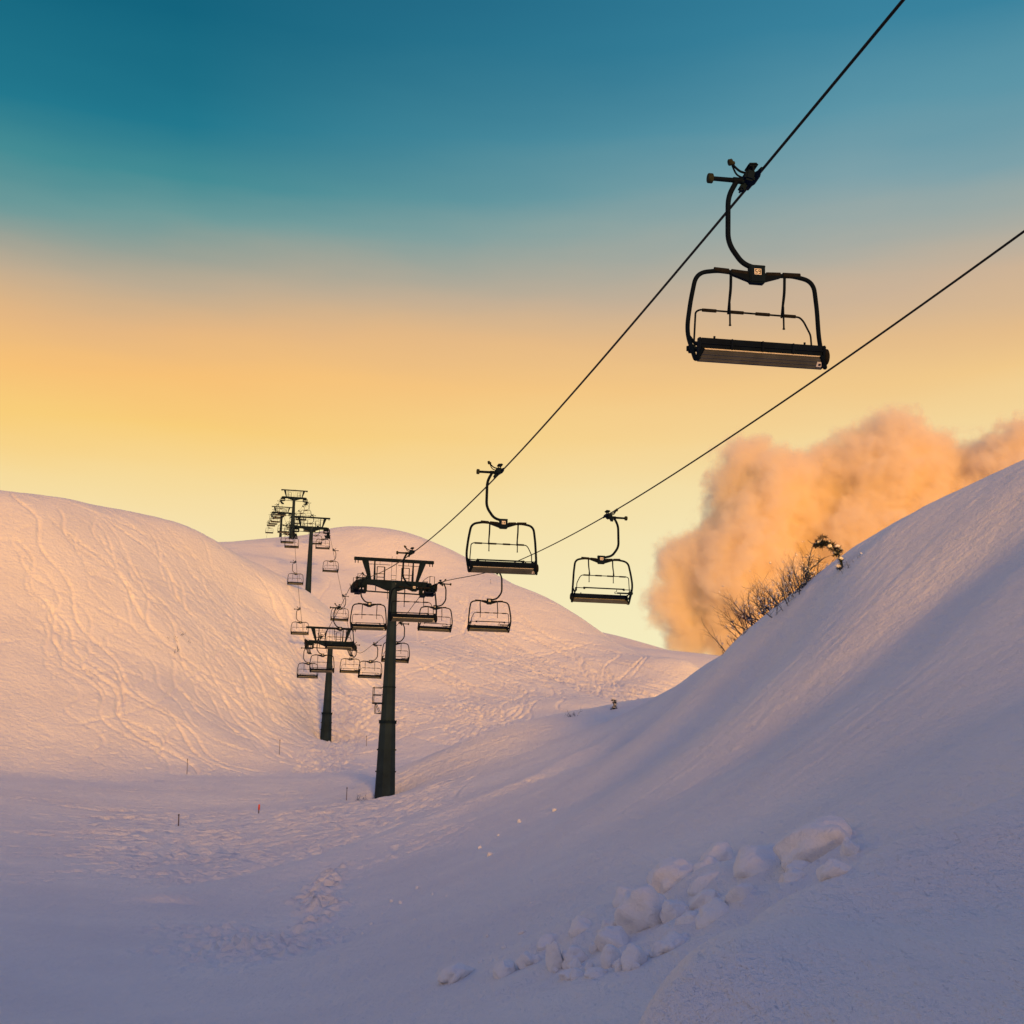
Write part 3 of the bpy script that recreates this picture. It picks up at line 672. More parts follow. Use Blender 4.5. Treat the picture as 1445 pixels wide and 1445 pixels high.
    for sx in (-1, 1):
        s_ = MB(); s_.prism([(sx*2.02, U-.10), (sx*1.62, U-.10), (sx*1.40, H+.27), (sx*1.58, H+.27)], 'y', -.09, .09)
        s_.build('lifting_strut', M['steel'], root)
        for y in (-.14, .14):
            s_ = MB(); s_.tube([(sx*1.22, y*.3, U-.1), (sx*1.2, y*1.4, H+.26)], [.04, .05], 8); s_.build('lifting_post', M['steel'], root)
        # work rails beside the girder
        w = MB(); x0, x1 = (.55, 1.02)
        for x in (x0, x1): w.tube([(sx*x, .3, H+.2), (sx*x, .3, H+1.16)], .03 if x == x1 else .045, 6)
        for zz in (1.16, .72, .50, .22): w.tube([(sx*x0, .3, H+zz), (sx*(x1+(.22 if zz == .72 else 0)), .3, H+zz)], .024, 6)
        w.build('work_rail', M['steel'], root)
        w = MB(); w.tube([(sx*.25, -.1, U-.32), (sx*1.7, -.1, U-.32)], .018, 6); w.tube([(sx*.9, -.1, U-.32), (sx*.9, -.1, U-.1)], .014, 6); w.build('hand_line', M['steel'], root)
    l = MB()
    for x in (-.13, .17): l.tube([(x, .1, H+.2), (x, .1, H+1.85)], .013, 6)
    for zz in (.36, .62): l.tube([(-.13, .1, H+zz), (.17, .1, H+zz)], .013, 6)
    l.build('top_ladder', M['steel'], root)
    # sheave trains at both ends
    half = (AR-AL)/2
    for sx, f in ((-1, zL), (1, zR)):
        x = sx*half; top = lambda y: f(s+y)-zbase
        tr = MB(); sg = 1 if hold else -1            # sheaves above the rope on the hold-down pylon
        off = sg*.25
        pts = [(-1.75+i*.5) for i in range(8)]
        for i in (0, 2, 4, 6):
            y0, y1 = pts[i], pts[i+1]
            a_ = Vector((x-sx*.09, y0-.12, top(y0)+off)); c_ = Vector((x-sx*.09, y1+.12, top(y1)+off))
            tr.tube([a_, c_], .105, 8)
        for i in (0, 4):
            y0, y1 = (pts[i]+pts[i+1])/2, (pts[i+2]+pts[i+3])/2
            tr.tube([(x-sx*.13, y0, top(y0)+off), (x-sx*.13, y1, top(y1)+off+sg*.16)], .085, 8)
            tr.tube([(x-sx*.13, y0, top(y0)+off+sg*.16), (x-sx*.13, y1, top(y1)+off)], .085, 8)
        ya, yb = pts[1]+.25, pts[5]+.25
        tr.tube([(x-sx*.18, ya, top(ya)+off+sg*.14), (x-sx*.18, yb, top(yb)+off+sg*.14)], .11, 8)
        tr.box((x-sx*.36, 0, H-.02), (.62, .7, .42), None, .04); tr.box((x-sx*.30, -.1, H-.55), (.9, .6, .12), None, .03); tr.box((x+sx*.05, -.1, H-.3), (.12, .6, .5), None, .03)
        tr.box((x-sx*.70, 0, H-.30), (.16, .6, .5), None, .03)
        tr.box((x-sx*.26, -.5, H-.02), (.22, .9, .2), None, .03)
        trn = tr.build('sheave_train', M['steel'], root)
        for y in pts:
            w = MB(); z = top(y)+off
            w.disc((x, y, z), (1, 0, 0), .26, .11, 20); w.disc((x, y, z), (1, 0, 0), .07, .16, 12)
            w.build('sheave', M['foam'], trn)
        # catwalk hung outside the train
        cw = MB(); cx = x+sx*.28 if False else x-sx*.36
        zz = lambda y: top(y)-.55
        for y in (-1.5, 1.5):
            cw.tube([(cx, y, zz(y)), (cx, y, zz(y)+1.0)], .022, 6); cw.tube([(cx+sx*.3, y, zz(y)), (cx+sx*.3, y, zz(y)+1.0), (cx, y, zz(y)+1.0)], .02, 6)
        n = 14
        for xx in (cx-.16, cx+.16): cw.tube([(xx, -1.9+i*3.8/n, zz(-1.9+i*3.8/n)) for i in range(n+1)], .03, 6)
        for i in range(n+1):
            y = -1.9+i*3.8/n; cw.box((cx, y, zz(y)), (.34, .10, .03))
        cw.tube([(cx, -1.5+i*.25, zz(-1.5+i*.25)+1.0) for i in range(13)], .018, 6)
        cw.build('catwalk', M['steel'], root)
        rc = MB()
        for y in (-1.95, 1.95):
            rc.tube(bez([(x-sx*.1, y*.9, top(y*.9)+off), (x+sx*.03, y, top(y)-.12), (x+sx*.10, y*1.03, top(y)+.12)]), .02, 6)
        rc.build('rope_catcher', M['steel'], trn)
    return root

def ground_at(s): p = line(s, AM, 0); return float(base_height([p.x], [p.y])[0])
PY = [(79.2, 12.25, None, 4.35, 'nearest, tallest steel pylon with a small side platform on its pole'),
      (129.8, 13.75, None, 2.3, 'second steel pylon, standing in the gully left of the nearest pylon, wheels above the rope'),
      (176.4, 34.6, None, 2.6, 'third steel pylon, its foot cut off by the crest of the left hill'),
      (243.0, 53.35, None, 2.6, 'tall thin pylon on the skyline, topmost crossarm of the lift line'),
      (314.0, 65.0, None, 2.6, 'farthest and smallest pylon, at the left end of the skyline group')]
for k, (s, zc, zb, fl, lab) in enumerate(PY):
    zb = ground_at(s); p = line(s, AM, 0)
    if k < 2: FEET.append((p.x, p.y, 1.6, .45))
    make_pylon(s, zc, zb-.1, fl, lab, 0, hold=(k == 1), platform=(k == 0))

# ------------------------------------------------------------------ ground sheet
az = np.concatenate([np.radians(np.arange(-180, -25.5, 3.0)), np.radians(np.arange(-25.5, 25.5, .047)), np.radians(np.arange(25.5, 180.1, 3.0))])
ds = [np.exp(np.linspace(np.log(1.5), np.log(9), 25))[:-1]]
ds.append(np.exp(np.arange(np.log(9), np.log(100), .0032)))
ds.append(np.exp(np.arange(np.log(100), np.log(250), .0023)))
ds.append(np.exp(np.linspace(np.log(250), np.log(2600), 90)))
ds = np.concatenate(ds)
A, D = np.meshgrid(az, ds, indexing='ij')
X, Y = np.sin(A)*D, np.cos(A)*D
Zg = height(X, Y)
co = np.stack([X.ravel(), Y.ravel(), Zg], 1).astype(np.float32)
na, nd = A.shape
ia, id_ = np.meshgrid(np.arange(na-1), np.arange(nd-1), indexing='ij')
q = (ia*nd+id_).ravel()
faces = np.stack([q, q+1, q+nd+1, q+nd], 1).astype(np.int32)
me = bpy.data.meshes.new('ground')
me.vertices.add(len(co)+1); me.vertices.foreach_set('co', np.concatenate([co.ravel(), np.array([0, 0, float(Zg.reshape(na, nd)[:, 0].mean())], np.float32)]))
nf = len(faces); tri = np.array([[len(co), i*nd, (i+1)*nd] for i in range(na-1)], np.int32)
loops = np.concatenate([faces.ravel(), tri.ravel()])
starts = np.concatenate([np.arange(nf)*4, nf*4+np.arange(len(tri))*3]).astype(np.int32)
tot = np.concatenate([np.full(nf, 4), np.full(len(tri), 3)]).astype(np.int32)
me.loops.add(len(loops)); me.loops.foreach_set('vertex_index', loops)
me.polygons.add(len(starts)); me.polygons.foreach_set('loop_start', starts)
me.polygons.foreach_set('use_smooth', np.ones(len(starts), bool))
me.update(calc_edges=True); me.materials.append(M['snow'])
g = bpy.data.objects.new('ground', me); C.objects.link(g)
tag(g, 'snow covered valley and hills with ski tracks', kind='structure')

# ------------------------------------------------------------------ snow lumps
def lump(name, x, y, w, h, seed, flat=.75):
    bm = bmesh.new(); bmesh.ops.create_icosphere(bm, subdivisions=4 if w > .3 else 3, radius=1)
    r = random.Random(seed); ang = r.uniform(0, 6.28)
    ph = [Vector((r.uniform(-1, 1), r.uniform(-1, 1), r.uniform(-1, 1)))*r.uniform(1.4, 4.6) for _ in range(9)]
    of = [r.uniform(0, 6.28) for _ in ph]
    cuts = [(Vector((r.uniform(-1, 1), r.uniform(-1, 1), r.uniform(-.4, 1))).normalized(), r.uniform(.62, .9)) for _ in range(4)]
    for v in bm.verts:
        d = v.co.normalized(); k = 1.0
        for p, o in zip(ph, of): k += .05*math.sin(d.dot(p)*1.7+o)+.012*math.sin(d.dot(p)*6.1+o*2)
        q = d*k
        for n, c in cuts:                       # blunt broken faces
            e = q.dot(n)-c
            if e > 0: q -= n*e*.72
        v.co = q
    depth = w*r.uniform(.6, .95)
    for v in bm.verts: v.co = Vector((v.co.x*w/2, v.co.y*depth/2, v.co.z*h*.62))
    me = bpy.data.meshes.new(name); bm.to_mesh(me); bm.free()
    for p in me.polygons: p.use_smooth = True
    me.materials.append(M['lump'])
    o = bpy.data.objects.new(name, me); C.objects.link(o)
    e = .6; gx_ = (hgt(x+e, y)-hgt(x-e, y))/(2*e); gy_ = (hgt(x, y+e)-hgt(x, y-e))/(2*e)
    nrm = Vector((-gx_*.7, -gy_*.7, 1)).normalized()
    o.rotation_mode = 'QUATERNION'
    o.rotation_quaternion = nrm.to_track_quat('Z', 'Y') @ Matrix.Rotation(r.uniform(-.5, .5), 3, 'Z').to_quaternion()
    o.location = (x, y, float(base_height([x], [y])[0])+h*.15)
    return o
BLAB = {0: 'biggest snow boulder, at the upper right end of the tumbled pile', 1: 'small snow block perched just behind the biggest boulder', 2: 'snow block at the far right edge of the pile, right of the biggest boulder',
 6: 'long low snow mound left of the biggest boulder', 8: 'faint half buried snow hump, topmost and left of the long low mound', 10: 'wide flat topped snow block on the upper edge of the pile',
 11: 'leaning snow block on the left shoulder of the big round boulder', 12: 'big round cracked snow boulder in the middle of the pile', 15: 'snow block with a dark crack beneath, against the smooth near lip',
 18: 'pale snow block at the left end of the big boulders', 20: 'broad snow block below the pale left one', 22: 'upright snow block low on the left of the pile', 25: 'rounded snow block at the lower end, beside the smooth lip',
 31: 'flat snow slab farthest left at the bottom of the pile'}
for i, (x, y, w, h) in enumerate(BLOCKS):
    o = lump('snow_block', x, y, w*1.32, h*1.3, i+40)
    tag(o, BLAB.get(i, 'smaller half buried rounded lump of snow in the tumbled pile'), 'snow block', 'snow blocks tumbled at the lower right')
rr_ = random.Random(77)
for i in range(34):
    a, b = rr_.sample(BLOCKS, 2); 
    while math.hypot(a[0]-b[0], a[1]-b[1]) > 1.3: a, b = rr_.sample(BLOCKS, 2)
    q = rr_.random(); w = rr_.uniform(.10, .26)
    o = lump('snow_block', a[0]*(1-q)+b[0]*q+rr_.gauss(0, .1), a[1]*(1-q)+b[1]*q+rr_.gauss(0, .1), w, w*rr_.uniform(.55, .85), 300+i)
    tag(o, 'smaller half buried rounded lump of snow in the tumbled pile', 'snow block', 'snow blocks tumbled at the lower right')
for i, (x, y, w) in enumerate(CRUMBS):
    o = lump('snow_ball', x, y, w*.95, w*.7, i+200); o.location.z -= w*.10
    tag(o, {0: 'larger rolled snowball high on the smooth bank, below the ridge line', 1: 'upper right of the loose snowballs on the smooth bank'}.get(i, 'small loose snowball lying on the smooth shaded bank'), 'snowball', 'loose snowballs on the shaded bank')

# ------------------------------------------------------------------ stakes
SLAB = ['thin dark stake at the foot of the left hill, left of the second pylon', 'thin dark stake at the left hill foot, farther left than the other', 'short stake with a red top standing alone on the piste', 'short dark stake at the far left edge of the piste',
        'thin stake just left of the nearest pylon foot', 'thin stake between the second and the nearest pylon', 'tiny stake on the skyline of the back hill']
for i, (x, y, h) in enumerate(STAKES):
    root = empty('piste_marker', (x, y, hgt(x, y)))
    tag(root, SLAB[i], 'piste marker', 'piste marker stakes')
    r = .022 if i not in (2, 3) else .03
    lean = random.uniform(-.05, .05)
    b = MB(); b.tube([(0, 0, -.3), (lean*.5*h, 0, h*.5), (lean*h, 0, h)], [r, r, r*.9], 8); b.tube([(lean*h, 0, h), (lean*h, 0, h+.02)], [r, r*.4], 8)
    b.build('shaft', M['stake'], root)
    if i == 2:
        t = MB(); t.tube([(lean*h*.45, 0, h*.42), (lean*h, 0, h*1.08)], .05, 10); t.build('red_sleeve', M['red'], root)
    else:
        t = MB(); t.tube([(lean*h*.9, 0, h*.9), (lean*h, 0, h+.01)], r*1.35, 8); t.build('cap', M['ink'], root)

# ------------------------------------------------------------------ shrubs
def shrub(name, x, y, hgt_, stems, lean, label, spread=.9, thick=.02, snow=18, seed=1, width=.5, group=None):
    r = random.Random(seed); z0 = hgt(x, y)
    root = empty(name, (x, y, z0)); tag(root, label, 'shrub', group)
    b = MB(); sb = MB(); tips = []
    def limb(p, d, L, rad, lvl):
        pts = [p]; n = 5
        for k in range(n):
            d = (d+Vector((r.gauss(0, .16), r.gauss(0, .16), r.gauss(.05, .12)))).normalized()
            p = p+d*L/n; pts.append(p)
        b.tube(pts, [rad*(1-.7*k/n) for k in range(n+1)], 5 if lvl < 2 else 4, True, False)
        tips.append((pts, rad))
        if lvl < 3+(L > .22):
            for k in range(1, n+1):
                for _ in range(2 if lvl < 2 else 1):
                    if r.random() < .85:
                        dd = (d+Vector((r.gauss(0, .65), r.gauss(0, .65), r.gauss(.1, .4)))).normalized()
                        limb(pts[k], dd, L*r.uniform(.3, .5), rad*.5*(1-.5*k/n), lvl+1)
    for _ in range(stems):
        dx, dy = r.gauss(0, width), r.gauss(0, width)
        zb = hgt(x+dx, y+dy)-z0-.15
        d = Vector((lean[0]+r.gauss(0, spread*.6), lean[1]+r.gauss(0, spread*.4), r.uniform(.5, 1.1))).normalized()
        limb(Vector((dx, dy, zb)), d, hgt_*r.uniform(.45, 1.0), thick*r.uniform(.7, 1.3), 1)
    b.build('branches', M['bark'], root)
    for _ in range(snow):
        pts, rad = r.choice(tips); k = r.randrange(0, len(pts)-1)
        p, q = pts[k], pts[k+1]; w = rad+r.uniform(.015, .05)
        up_ = Vector((0, 0, rad+w*.3))
        sb.tube([p+up_, p.lerp(q, .3)+up_, p.lerp(q, .7)+up_, q+up_], [w*.3, w, w, w*.3], 8)
    if snow: tag(sb.build('snow_cap', M['lump'], root), kind='stuff')
    return root
SG = 'leafless shrubs on the crest of the right bank'
shrub('bare_shrub', *SHRUBS['bush_a'], 1.75, 34, (-.5, -.1), 'wide leafless shrub on the bank crest, its twigs fanning to the left', 1.0, .022, 130, 3, .75, SG)
shrub('bare_shrub', *SHRUBS['bush_f'], 1.15, 22, (-.55, -.1), 'lower leafless shrub between the wide one and the tall snowy one', 1.0, .018, 80, 8, .6, SG)
t = shrub('bare_shrub', *SHRUBS['bush_b'], 1.55, 36, (-.25, -.1), 'tall snow dusted shrub with one long stem rising above it', .9, .020, 190, 5, .5, SG)
b = MB(); r = random.Random(4); p = [(0.1, 0, 0), (.28, 0, .6), (.42, .05, 1.1), (.52, 0, 1.6), (.70, .05, 2.05)]
b.tube(bez(p), [.045*(1-.8*k/24) for k in range(25)], 6)
for k in range(26):
    t_ = r.uniform(.35, 1); i = min(int(t_*4), 3); q0 = Vector(p[i]).lerp(Vector(p[i+1]), t_*4-i)
    b.tube([q0, q0+Vector((r.gauss(0, .16), r.gauss(0, .12), r.uniform(0, .22)))], [.016, .006], 4)
b.tube(bez([(.28, 0, .6), (.55, 0, .95), (.8, 0, 1.15), (1.0, 0, 1.35)]), .02, 5)
for k in range(16):
    q0 = Vector((.5, 0, .9)).lerp(Vector((1, 0, 1.35)), r.random()); b.tube([q0, q0+Vector((r.gauss(.05, .14), r.gauss(0, .1), r.uniform(0, .2)))], [.013, .005], 4)
b.build('long_stem', M['bark'], t)
shrub('bare_shrub', *SHRUBS['bush_c'], .5, 7, (-.5, 0), 'small sparse twig cluster lowest on the bank crest', .8, .016, 3, 6, .3, SG)
shrub('bare_shrub', *SHRUBS['twig'], .45, 7, (.1, 0), 'short tuft of twigs right of the drooping sapling', .8, .010, 3, 9, .3, SG)
shrub('bare_shrub', *SHRUBS['dry_twig'], .75, 6, (-.3, 0), 'small dry twig poking from the shaded ridge in the valley', 1.3, .018, 2, 12, .2, 'twigs poking out of the snow')
p1 = line(79.2, AM-1.1, 0)
shrub('bare_shrub', p1.x, p1.y-.2, .55, 12, (-.2, 0), 'tuft of dry stalks at the snowy foot of the nearest pylon', 1.2, .012, 2, 17, .3, 'twigs poking out of the snow')
shrub('bare_shrub', *SHRUBS['left_twig'], .75, 9, (-.5, 0), 'dry twigs poking from the left hill at the left edge', 1.6, .022, 5, 13, .7, 'twigs poking out of the snow')
shrub('bare_shrub', *SHRUBS['left_twig2'], .55, 6, (.4, 0), 'second tuft of dry twigs on the left hill, right of the first', 1.5, .02, 4, 14, .5, 'twigs poking out of the snow')

def conifer(x, y, pts, label, nclump, size, seed, snow):
    r = random.Random(seed); root = empty('snowy_sapling', (x, y, hgt(x, y)))
    tag(root, label, 'tree')
    b = MB(); cv = bez(pts, 8); b.tube(cv, [.05*(1-.75*k/(len(cv)-1)) for k in range(len(cv))], 6); b.build('trunk', M['bark'], root)
    f = MB(); s = MB()
    for _ in range(nclump):
        i = r.randrange(len(cv)//7, len(cv)); c = Vector(cv[i])+Vector((r.gauss(0, size), r.gauss(0, size), r.gauss(-.04, size*.7)))
        f.tube([Vector(cv[i]), c], [.014, .008], 4)
        for _ in range(26):
            d = Vector((r.gauss(0, 1), r.gauss(0, 1), r.gauss(-.2, .8))).normalized(); p0 = c+d*r.uniform(0, .05)
            w = d.cross(Vector((r.gauss(0, 1), r.gauss(0, 1), r.gauss(0, 1)))).normalized()*.012
            p1 = p0+d*r.uniform(.07, .15); f.add([p0-w, p0+w, p1+w*.3, p1-w*.3], [(0, 1, 2, 3)])
        if r.random() < snow:
            w = r.uniform(.05, .12)
            s.tube([c+Vector((-w, 0, .05)), c+Vector((-w*.4, 0, .08)), c+Vector((w*.4, .02, .08)), c+Vector((w, .02, .05))], [w*.25, w*.75, w*.7, w*.25], 8)
    f.build('needles', M['needle'], root); tag(s.build('snow_cap', M['lump'], root), kind='stuff')
conifer(*SHRUBS['sapling'], [(0, 0, -.2), (-.05, 0, .25), (-.2, 0, .62), (-.45, .05, .92), (-.75, .05, 1.0), (-.95, .05, .88)], 'drooping evergreen sapling bent over under snow at the right end of the bank crest', 46, .12, 21, .4)
conifer(*SHRUBS['small_tree'], [(0, 0, -.2), (.03, 0, .2), (-.02, 0, .42), (.04, 0, .66)], 'tiny snow loaded evergreen standing alone on the shaded ridge in the valley', 18, .10, 22, .6)

# ------------------------------------------------------------------ cloud of blown snow and steam behind the bank
CL = [(1060, 652, 42, 0), (1045, 690, 46, 2), (1112, 680, 42, -3), (1130, 655, 20, 0), (1185, 668, 54, 1), (1262, 672, 84, 0), (1095, 735, 62, -2), (1030, 745, 48, 3), (985, 800, 52, 0), (1060, 810, 76, -3), (1150, 770, 84, 2), (952, 850, 36, -1), (990, 880, 48, 2), (1060, 890, 66, 0), (1250, 780, 104, 0), (1180, 870, 80, 3), (1350, 720, 90, 2), (1440, 700, 90, -2), (1520, 660, 80, 0), (1400, 790, 90, 0), (1500, 740, 80, 1)]
def cloud():
    K = CLOUD_K; PXM = 150.0*K/1800.0
    cx, cy = 1120.0, 800.0
    ctr = CLOUD_CTR
    sph = [((px-cx)*PXM, dz*K, -(py-cy)*PXM, r*PXM) for px, py, r, dz in CL]
    x0 = min(s[0]-s[3] for s in sph)-3; x1 = max(s[0]+s[3] for s in sph)+3
    z0 = min(s[2]-s[3] for s in sph)-3; z1 = max(s[2]+s[3] for s in sph)+3
    # hull of the puffs, bevelled so that it hugs them
    bm = bmesh.new()
    for s in sph:
        for k in range(26):
            t = math.acos(1-2*(k+.5)/26); p = math.pi*(1+5**.5)*k; rr = s[3]+2.6*K
            bm.verts.new((s[0]+rr*math.sin(t)*math.cos(p), s[1]+rr*math.sin(t)*math.sin(p)*.9, s[2]+rr*math.cos(t)))
    res = bmesh.ops.convex_hull(bm, input=bm.verts[:])
    bmesh.ops.delete(bm, geom=[v for v in bm.verts if not v.link_faces], context='VERTS')
    me = bpy.data.meshes.new('cloud'); bm.to_mesh(me); bm.free()
    o = bpy.data.objects.new('cloud', me); C.objects.link(o); o.location = ctr
    o.rotation_euler = (0, 0, -math.atan2(ctr.x, ctr.y))
    m = bpy.data.materials.new('cloud_volume'); m.use_nodes = True; nt = m.node_tree; nt.nodes.clear()
    N = nt.nodes.new; L = nt.links.new
    out = N('ShaderNodeOutputMaterial'); vol = N('ShaderNodeVolumePrincipled')
    vol.inputs['Color'].default_value = CLOUD_COL; vol.inputs['Anisotropy'].default_value = 0.0
    tc = N('ShaderNodeTexCoord')
    nz = N('ShaderNodeTexNoise'); nz.inputs['Scale'].default_value = .17/K; nz.inputs['Detail'].default_value = 7; nz.inputs['Roughness'].default_value = .62
    L(tc.outputs['Object'], nz.inputs['Vector'])
    # warp the coordinates a little so that the puffs are ragged
    wv = N('ShaderNodeVectorMath'); wv.operation = 'SUBTRACT'; L(nz.outputs['Color'], wv.inputs[0]); wv.inputs[1].default_value = (.5, .5, .5)
    ws = N('ShaderNodeVectorMath'); ws.operation = 'SCALE'; L(wv.outputs[0], ws.inputs[0]); ws.inputs['Scale'].default_value = 5.5*K
    wa = N('ShaderNodeVectorMath'); wa.operation = 'ADD'; L(tc.outputs['Object'], wa.inputs[0]); L(ws.outputs[0], wa.inputs[1])
    prev = None
    for x, y, z, r in sph:
        d = N('ShaderNodeVectorMath'); d.operation = 'DISTANCE'; L(wa.outputs[0], d.inputs[0]); d.inputs[1].default_value = (x, y, z)
        e = N('ShaderNodeMath'); e.operation = 'SUBTRACT'; L(d.outputs['Value'], e.inputs[0]); e.inputs[1].default_value = r
        if prev is None: prev = e
        else:
            s = N('ShaderNodeMath'); s.operation = 'SMOOTH_MIN'; L(prev.outputs[0], s.inputs[0]); L(e.outputs[0], s.inputs[1]); s.inputs[2].default_value = 2.0*K; prev = s
    n2 = N('ShaderNodeTexNoise'); n2.inputs['Scale'].default_value = .36/K; n2.inputs['Detail'].default_value = 8; n2.inputs['Roughness'].default_value = .72
    L(tc.outputs['Object'], n2.inputs['Vector'])
    k = N('ShaderNodeMath'); k.operation = 'MULTIPLY_ADD'; L(n2.outputs['Fac'], k.inputs[0]); k.inputs[1].default_value = 8.5*K; k.inputs[2].default_value = -4.6*K
    f = N('ShaderNodeMath'); f.operation = 'ADD'; L(prev.outputs[0], f.inputs[0]); L(k.outputs[0], f.inputs[1])
    mr = N('ShaderNodeMapRange'); mr.interpolation_type = 'SMOOTHSTEP'
    mr.inputs['From Min'].default_value = .5*K; mr.inputs['From Max'].default_value = -1.6*K; mr.inputs['To Min'].default_value = 0; mr.inputs['To Max'].default_value = CLOUD_DENS
    L(f.outputs[0], mr.inputs['Value']); L(mr.outputs[0], vol.inputs['Density']); L(vol.outputs[0], out.inputs['Volume'])
    me.materials.append(m)
    tag(o, 'billowing orange brown cloud rising from behind the right snow bank', 'cloud')
    return o
CLOUD_CTR = Vector((79.00, 351.23, 61.65)); CLOUD_COL = (1.0, .94, .84, 1); CLOUD_K = 2.4; CLOUD_DENS = .8/CLOUD_K
cloud()

# ------------------------------------------------------------------ sky and sun
SUN_AZ, SUN_EL = math.radians(168), math.radians(6.0)
w = bpy.data.worlds.new('World'); scene.world = w; w.use_nodes = True; nt = w.node_tree
bg = nt.nodes['Background']; N = nt.nodes.new; L = nt.links.new
sky = N('ShaderNodeTexSky'); sky.sky_type = 'NISHITA'; sky.sun_disc = False; sky.sun_elevation = SUN_EL; sky.sun_rotation = SUN_AZ
sky.air_density = 1.2; sky.dust_density = 2.0; sky.ozone_density = 3.0
tc = N('ShaderNodeTexCoord'); sep = N('ShaderNodeSeparateXYZ'); L(tc.outputs['Generated'], sep.inputs[0])
asn = N('ShaderNodeMath'); asn.operation = 'ARCSINE'; L(sep.outputs['Z'], asn.inputs[0])
ev = N('ShaderNodeMath'); ev.operation = 'MULTIPLY'; L(asn.outputs[0], ev.inputs[0]); ev.inputs[1].default_value = 180/math.pi/90
# faint drifting unevenness of the bands
nz = N('ShaderNodeTexNoise'); nz.inputs['Scale'].default_value = 2.2; nz.inputs['Detail'].default_value = 4
mp = N('ShaderNodeMapping'); mp.inputs['Scale'].default_value = (1, 1, 5); L(tc.outputs['Generated'], mp.inputs[0]); L(mp.outputs[0], nz.inputs['Vector'])
ad = N('ShaderNodeMath'); ad.operation = 'MULTIPLY_ADD'; L(nz.outputs['Fac'], ad.inputs[0]); ad.inputs[1].default_value = .044; ad.inputs[2].default_value = -.022
tl = N('ShaderNodeMath'); tl.operation = 'MULTIPLY_ADD'; L(sep.outputs['X'], tl.inputs[0]); tl.inputs[1].default_value = -.012; L(ad.outputs[0], tl.inputs[2])
e2 = N('ShaderNodeMath'); e2.operation = 'ADD'; L(ev.outputs[0], e2.inputs[0]); L(tl.outputs[0], e2.inputs[1])
ramp = N('ShaderNodeValToRGB'); L(e2.outputs[0], ramp.inputs['Fac'])
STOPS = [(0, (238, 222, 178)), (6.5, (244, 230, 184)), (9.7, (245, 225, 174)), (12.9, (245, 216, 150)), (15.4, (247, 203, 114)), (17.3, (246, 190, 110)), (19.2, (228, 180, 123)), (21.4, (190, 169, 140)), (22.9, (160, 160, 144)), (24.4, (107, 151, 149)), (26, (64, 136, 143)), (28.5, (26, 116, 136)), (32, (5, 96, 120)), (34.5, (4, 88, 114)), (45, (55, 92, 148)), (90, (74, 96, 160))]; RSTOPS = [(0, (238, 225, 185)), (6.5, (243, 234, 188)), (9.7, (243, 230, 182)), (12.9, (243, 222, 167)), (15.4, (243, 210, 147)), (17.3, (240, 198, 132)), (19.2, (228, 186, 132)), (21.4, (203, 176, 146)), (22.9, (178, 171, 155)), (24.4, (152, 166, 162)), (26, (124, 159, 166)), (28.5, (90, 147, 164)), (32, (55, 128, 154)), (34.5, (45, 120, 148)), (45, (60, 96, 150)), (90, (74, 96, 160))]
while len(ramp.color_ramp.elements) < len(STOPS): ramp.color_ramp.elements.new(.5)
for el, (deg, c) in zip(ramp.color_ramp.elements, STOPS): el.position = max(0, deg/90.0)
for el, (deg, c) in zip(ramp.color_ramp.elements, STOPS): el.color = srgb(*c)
ramp2 = N('ShaderNodeValToRGB'); L(e2.outputs[0], ramp2.inputs['Fac'])
while len(ramp2.color_ramp.elements) < len(RSTOPS): ramp2.color_ramp.elements.new(.5)
for el, (deg, c) in zip(ramp2.color_ramp.elements, RSTOPS): el.position = max(0, deg/90.0)
for el, (deg, c) in zip(ramp2.color_ramp.elements, RSTOPS): el.color = srgb(*c)
lr = N('ShaderNodeMapRange'); L(sep.outputs['X'], lr.inputs['Value']); lr.inputs['From Min'].default_value = -.24; lr.inputs['From Max'].default_value = .24
mlr = N('ShaderNodeMix'); mlr.data_type = 'RGBA'; L(lr.outputs[0], mlr.inputs['Factor']); L(ramp.outputs['Color'], mlr.inputs['A']); L(ramp2.outputs['Color'], mlr.inputs['B'])
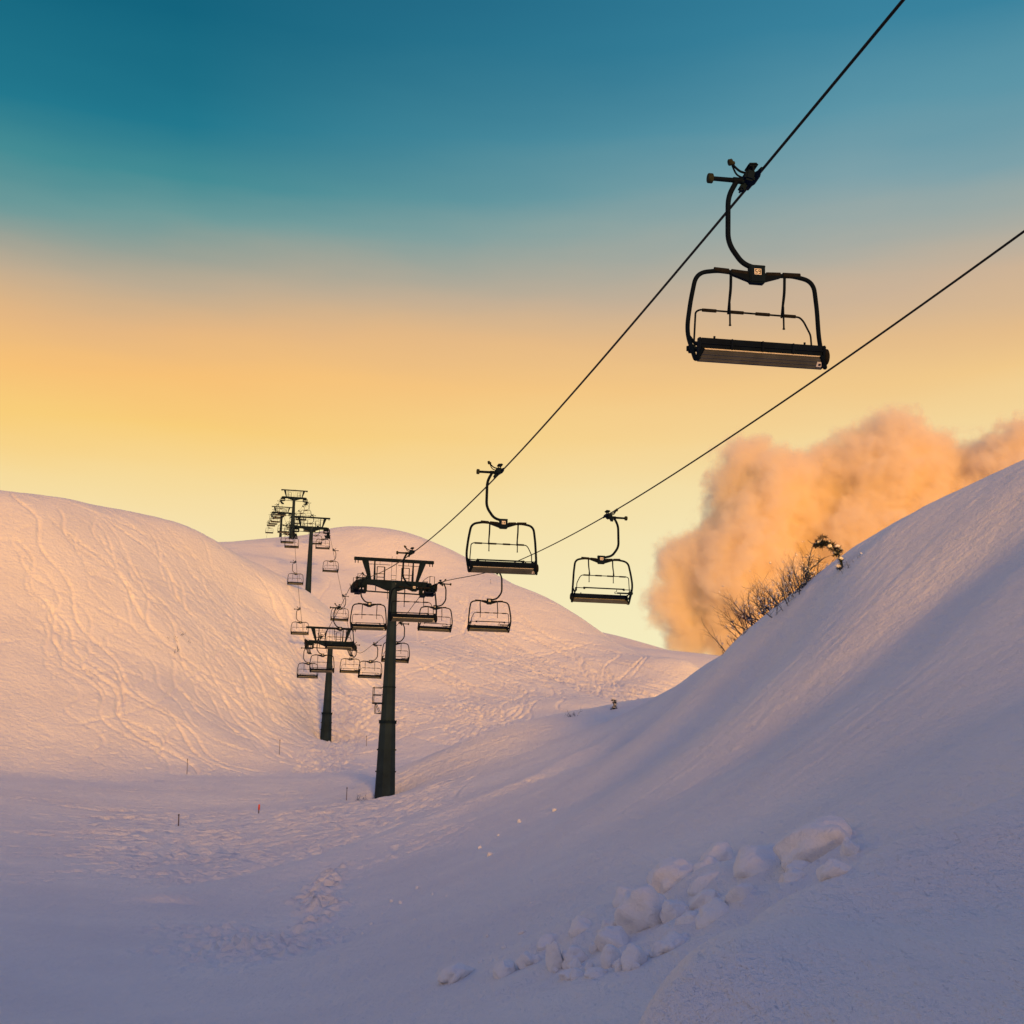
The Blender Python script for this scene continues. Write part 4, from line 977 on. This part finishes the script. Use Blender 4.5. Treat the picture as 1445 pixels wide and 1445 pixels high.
# unseen sky behind the viewer, coloured as added fill: warm low, blue overhead
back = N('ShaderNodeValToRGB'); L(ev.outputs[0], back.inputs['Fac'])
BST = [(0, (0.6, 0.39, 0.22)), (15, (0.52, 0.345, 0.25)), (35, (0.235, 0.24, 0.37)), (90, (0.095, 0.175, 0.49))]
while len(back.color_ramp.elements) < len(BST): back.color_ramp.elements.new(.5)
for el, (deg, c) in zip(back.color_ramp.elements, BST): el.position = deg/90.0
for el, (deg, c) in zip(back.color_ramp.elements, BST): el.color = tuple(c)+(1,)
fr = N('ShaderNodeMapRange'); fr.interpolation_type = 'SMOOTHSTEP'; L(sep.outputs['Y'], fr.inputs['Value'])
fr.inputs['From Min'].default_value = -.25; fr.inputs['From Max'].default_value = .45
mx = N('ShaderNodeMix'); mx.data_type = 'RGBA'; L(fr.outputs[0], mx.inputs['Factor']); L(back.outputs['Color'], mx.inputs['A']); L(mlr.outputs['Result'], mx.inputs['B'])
sc_ = N('ShaderNodeVectorMath'); sc_.operation = 'SCALE'; L(sky.outputs[0], sc_.inputs[0]); sc_.inputs['Scale'].default_value = .010
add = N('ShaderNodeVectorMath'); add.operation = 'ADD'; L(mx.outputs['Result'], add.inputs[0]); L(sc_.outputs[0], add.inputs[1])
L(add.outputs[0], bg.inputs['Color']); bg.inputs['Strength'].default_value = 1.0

sl = bpy.data.lights.new('sun', 'SUN'); sl.energy = 4.4; sl.angle = math.radians(7.0); sl.color = (1.0, .46, .055)
so = bpy.data.objects.new('sun', sl); C.objects.link(so)
d = Vector((math.sin(SUN_AZ)*math.cos(SUN_EL), math.cos(SUN_AZ)*math.cos(SUN_EL), math.sin(SUN_EL)))
so.rotation_euler = d.to_track_quat('Z', 'Y').to_euler(); so.location = d*60

# ------------------------------------------------------------------ camera
cam = bpy.data.cameras.new('camera'); cam.sensor_width = 36; cam.lens = 36*1800/1445; cam.clip_end = 6000; cam.clip_start = .1
co_ = bpy.data.objects.new('camera', cam); C.objects.link(co_); scene.camera = co_
Fv = Vector((0, 0.97759099, 0.2105133)); Uv = Vector((-0.02119841, -0.210466, 0.97737132)); Xv = Vector((0.99977529, -0.00446255, 0.02072338))
co_.matrix_world = Matrix((Xv, Uv, -Fv)).transposed().to_4x4()
scene.view_settings.view_transform = 'Standard'; scene.view_settings.look = 'None'
scene.view_settings.exposure = 0; scene.view_settings.gamma = 1; scene.view_settings.use_curve_mapping = False
scene.cycles.use_denoising = True
scene.cycles.max_bounces = 12; scene.cycles.diffuse_bounces = 3; scene.cycles.volume_bounces = 12
scene.cycles.volume_step_rate = .22; scene.cycles.volume_max_steps = 256
scene.render.film_transparent = False
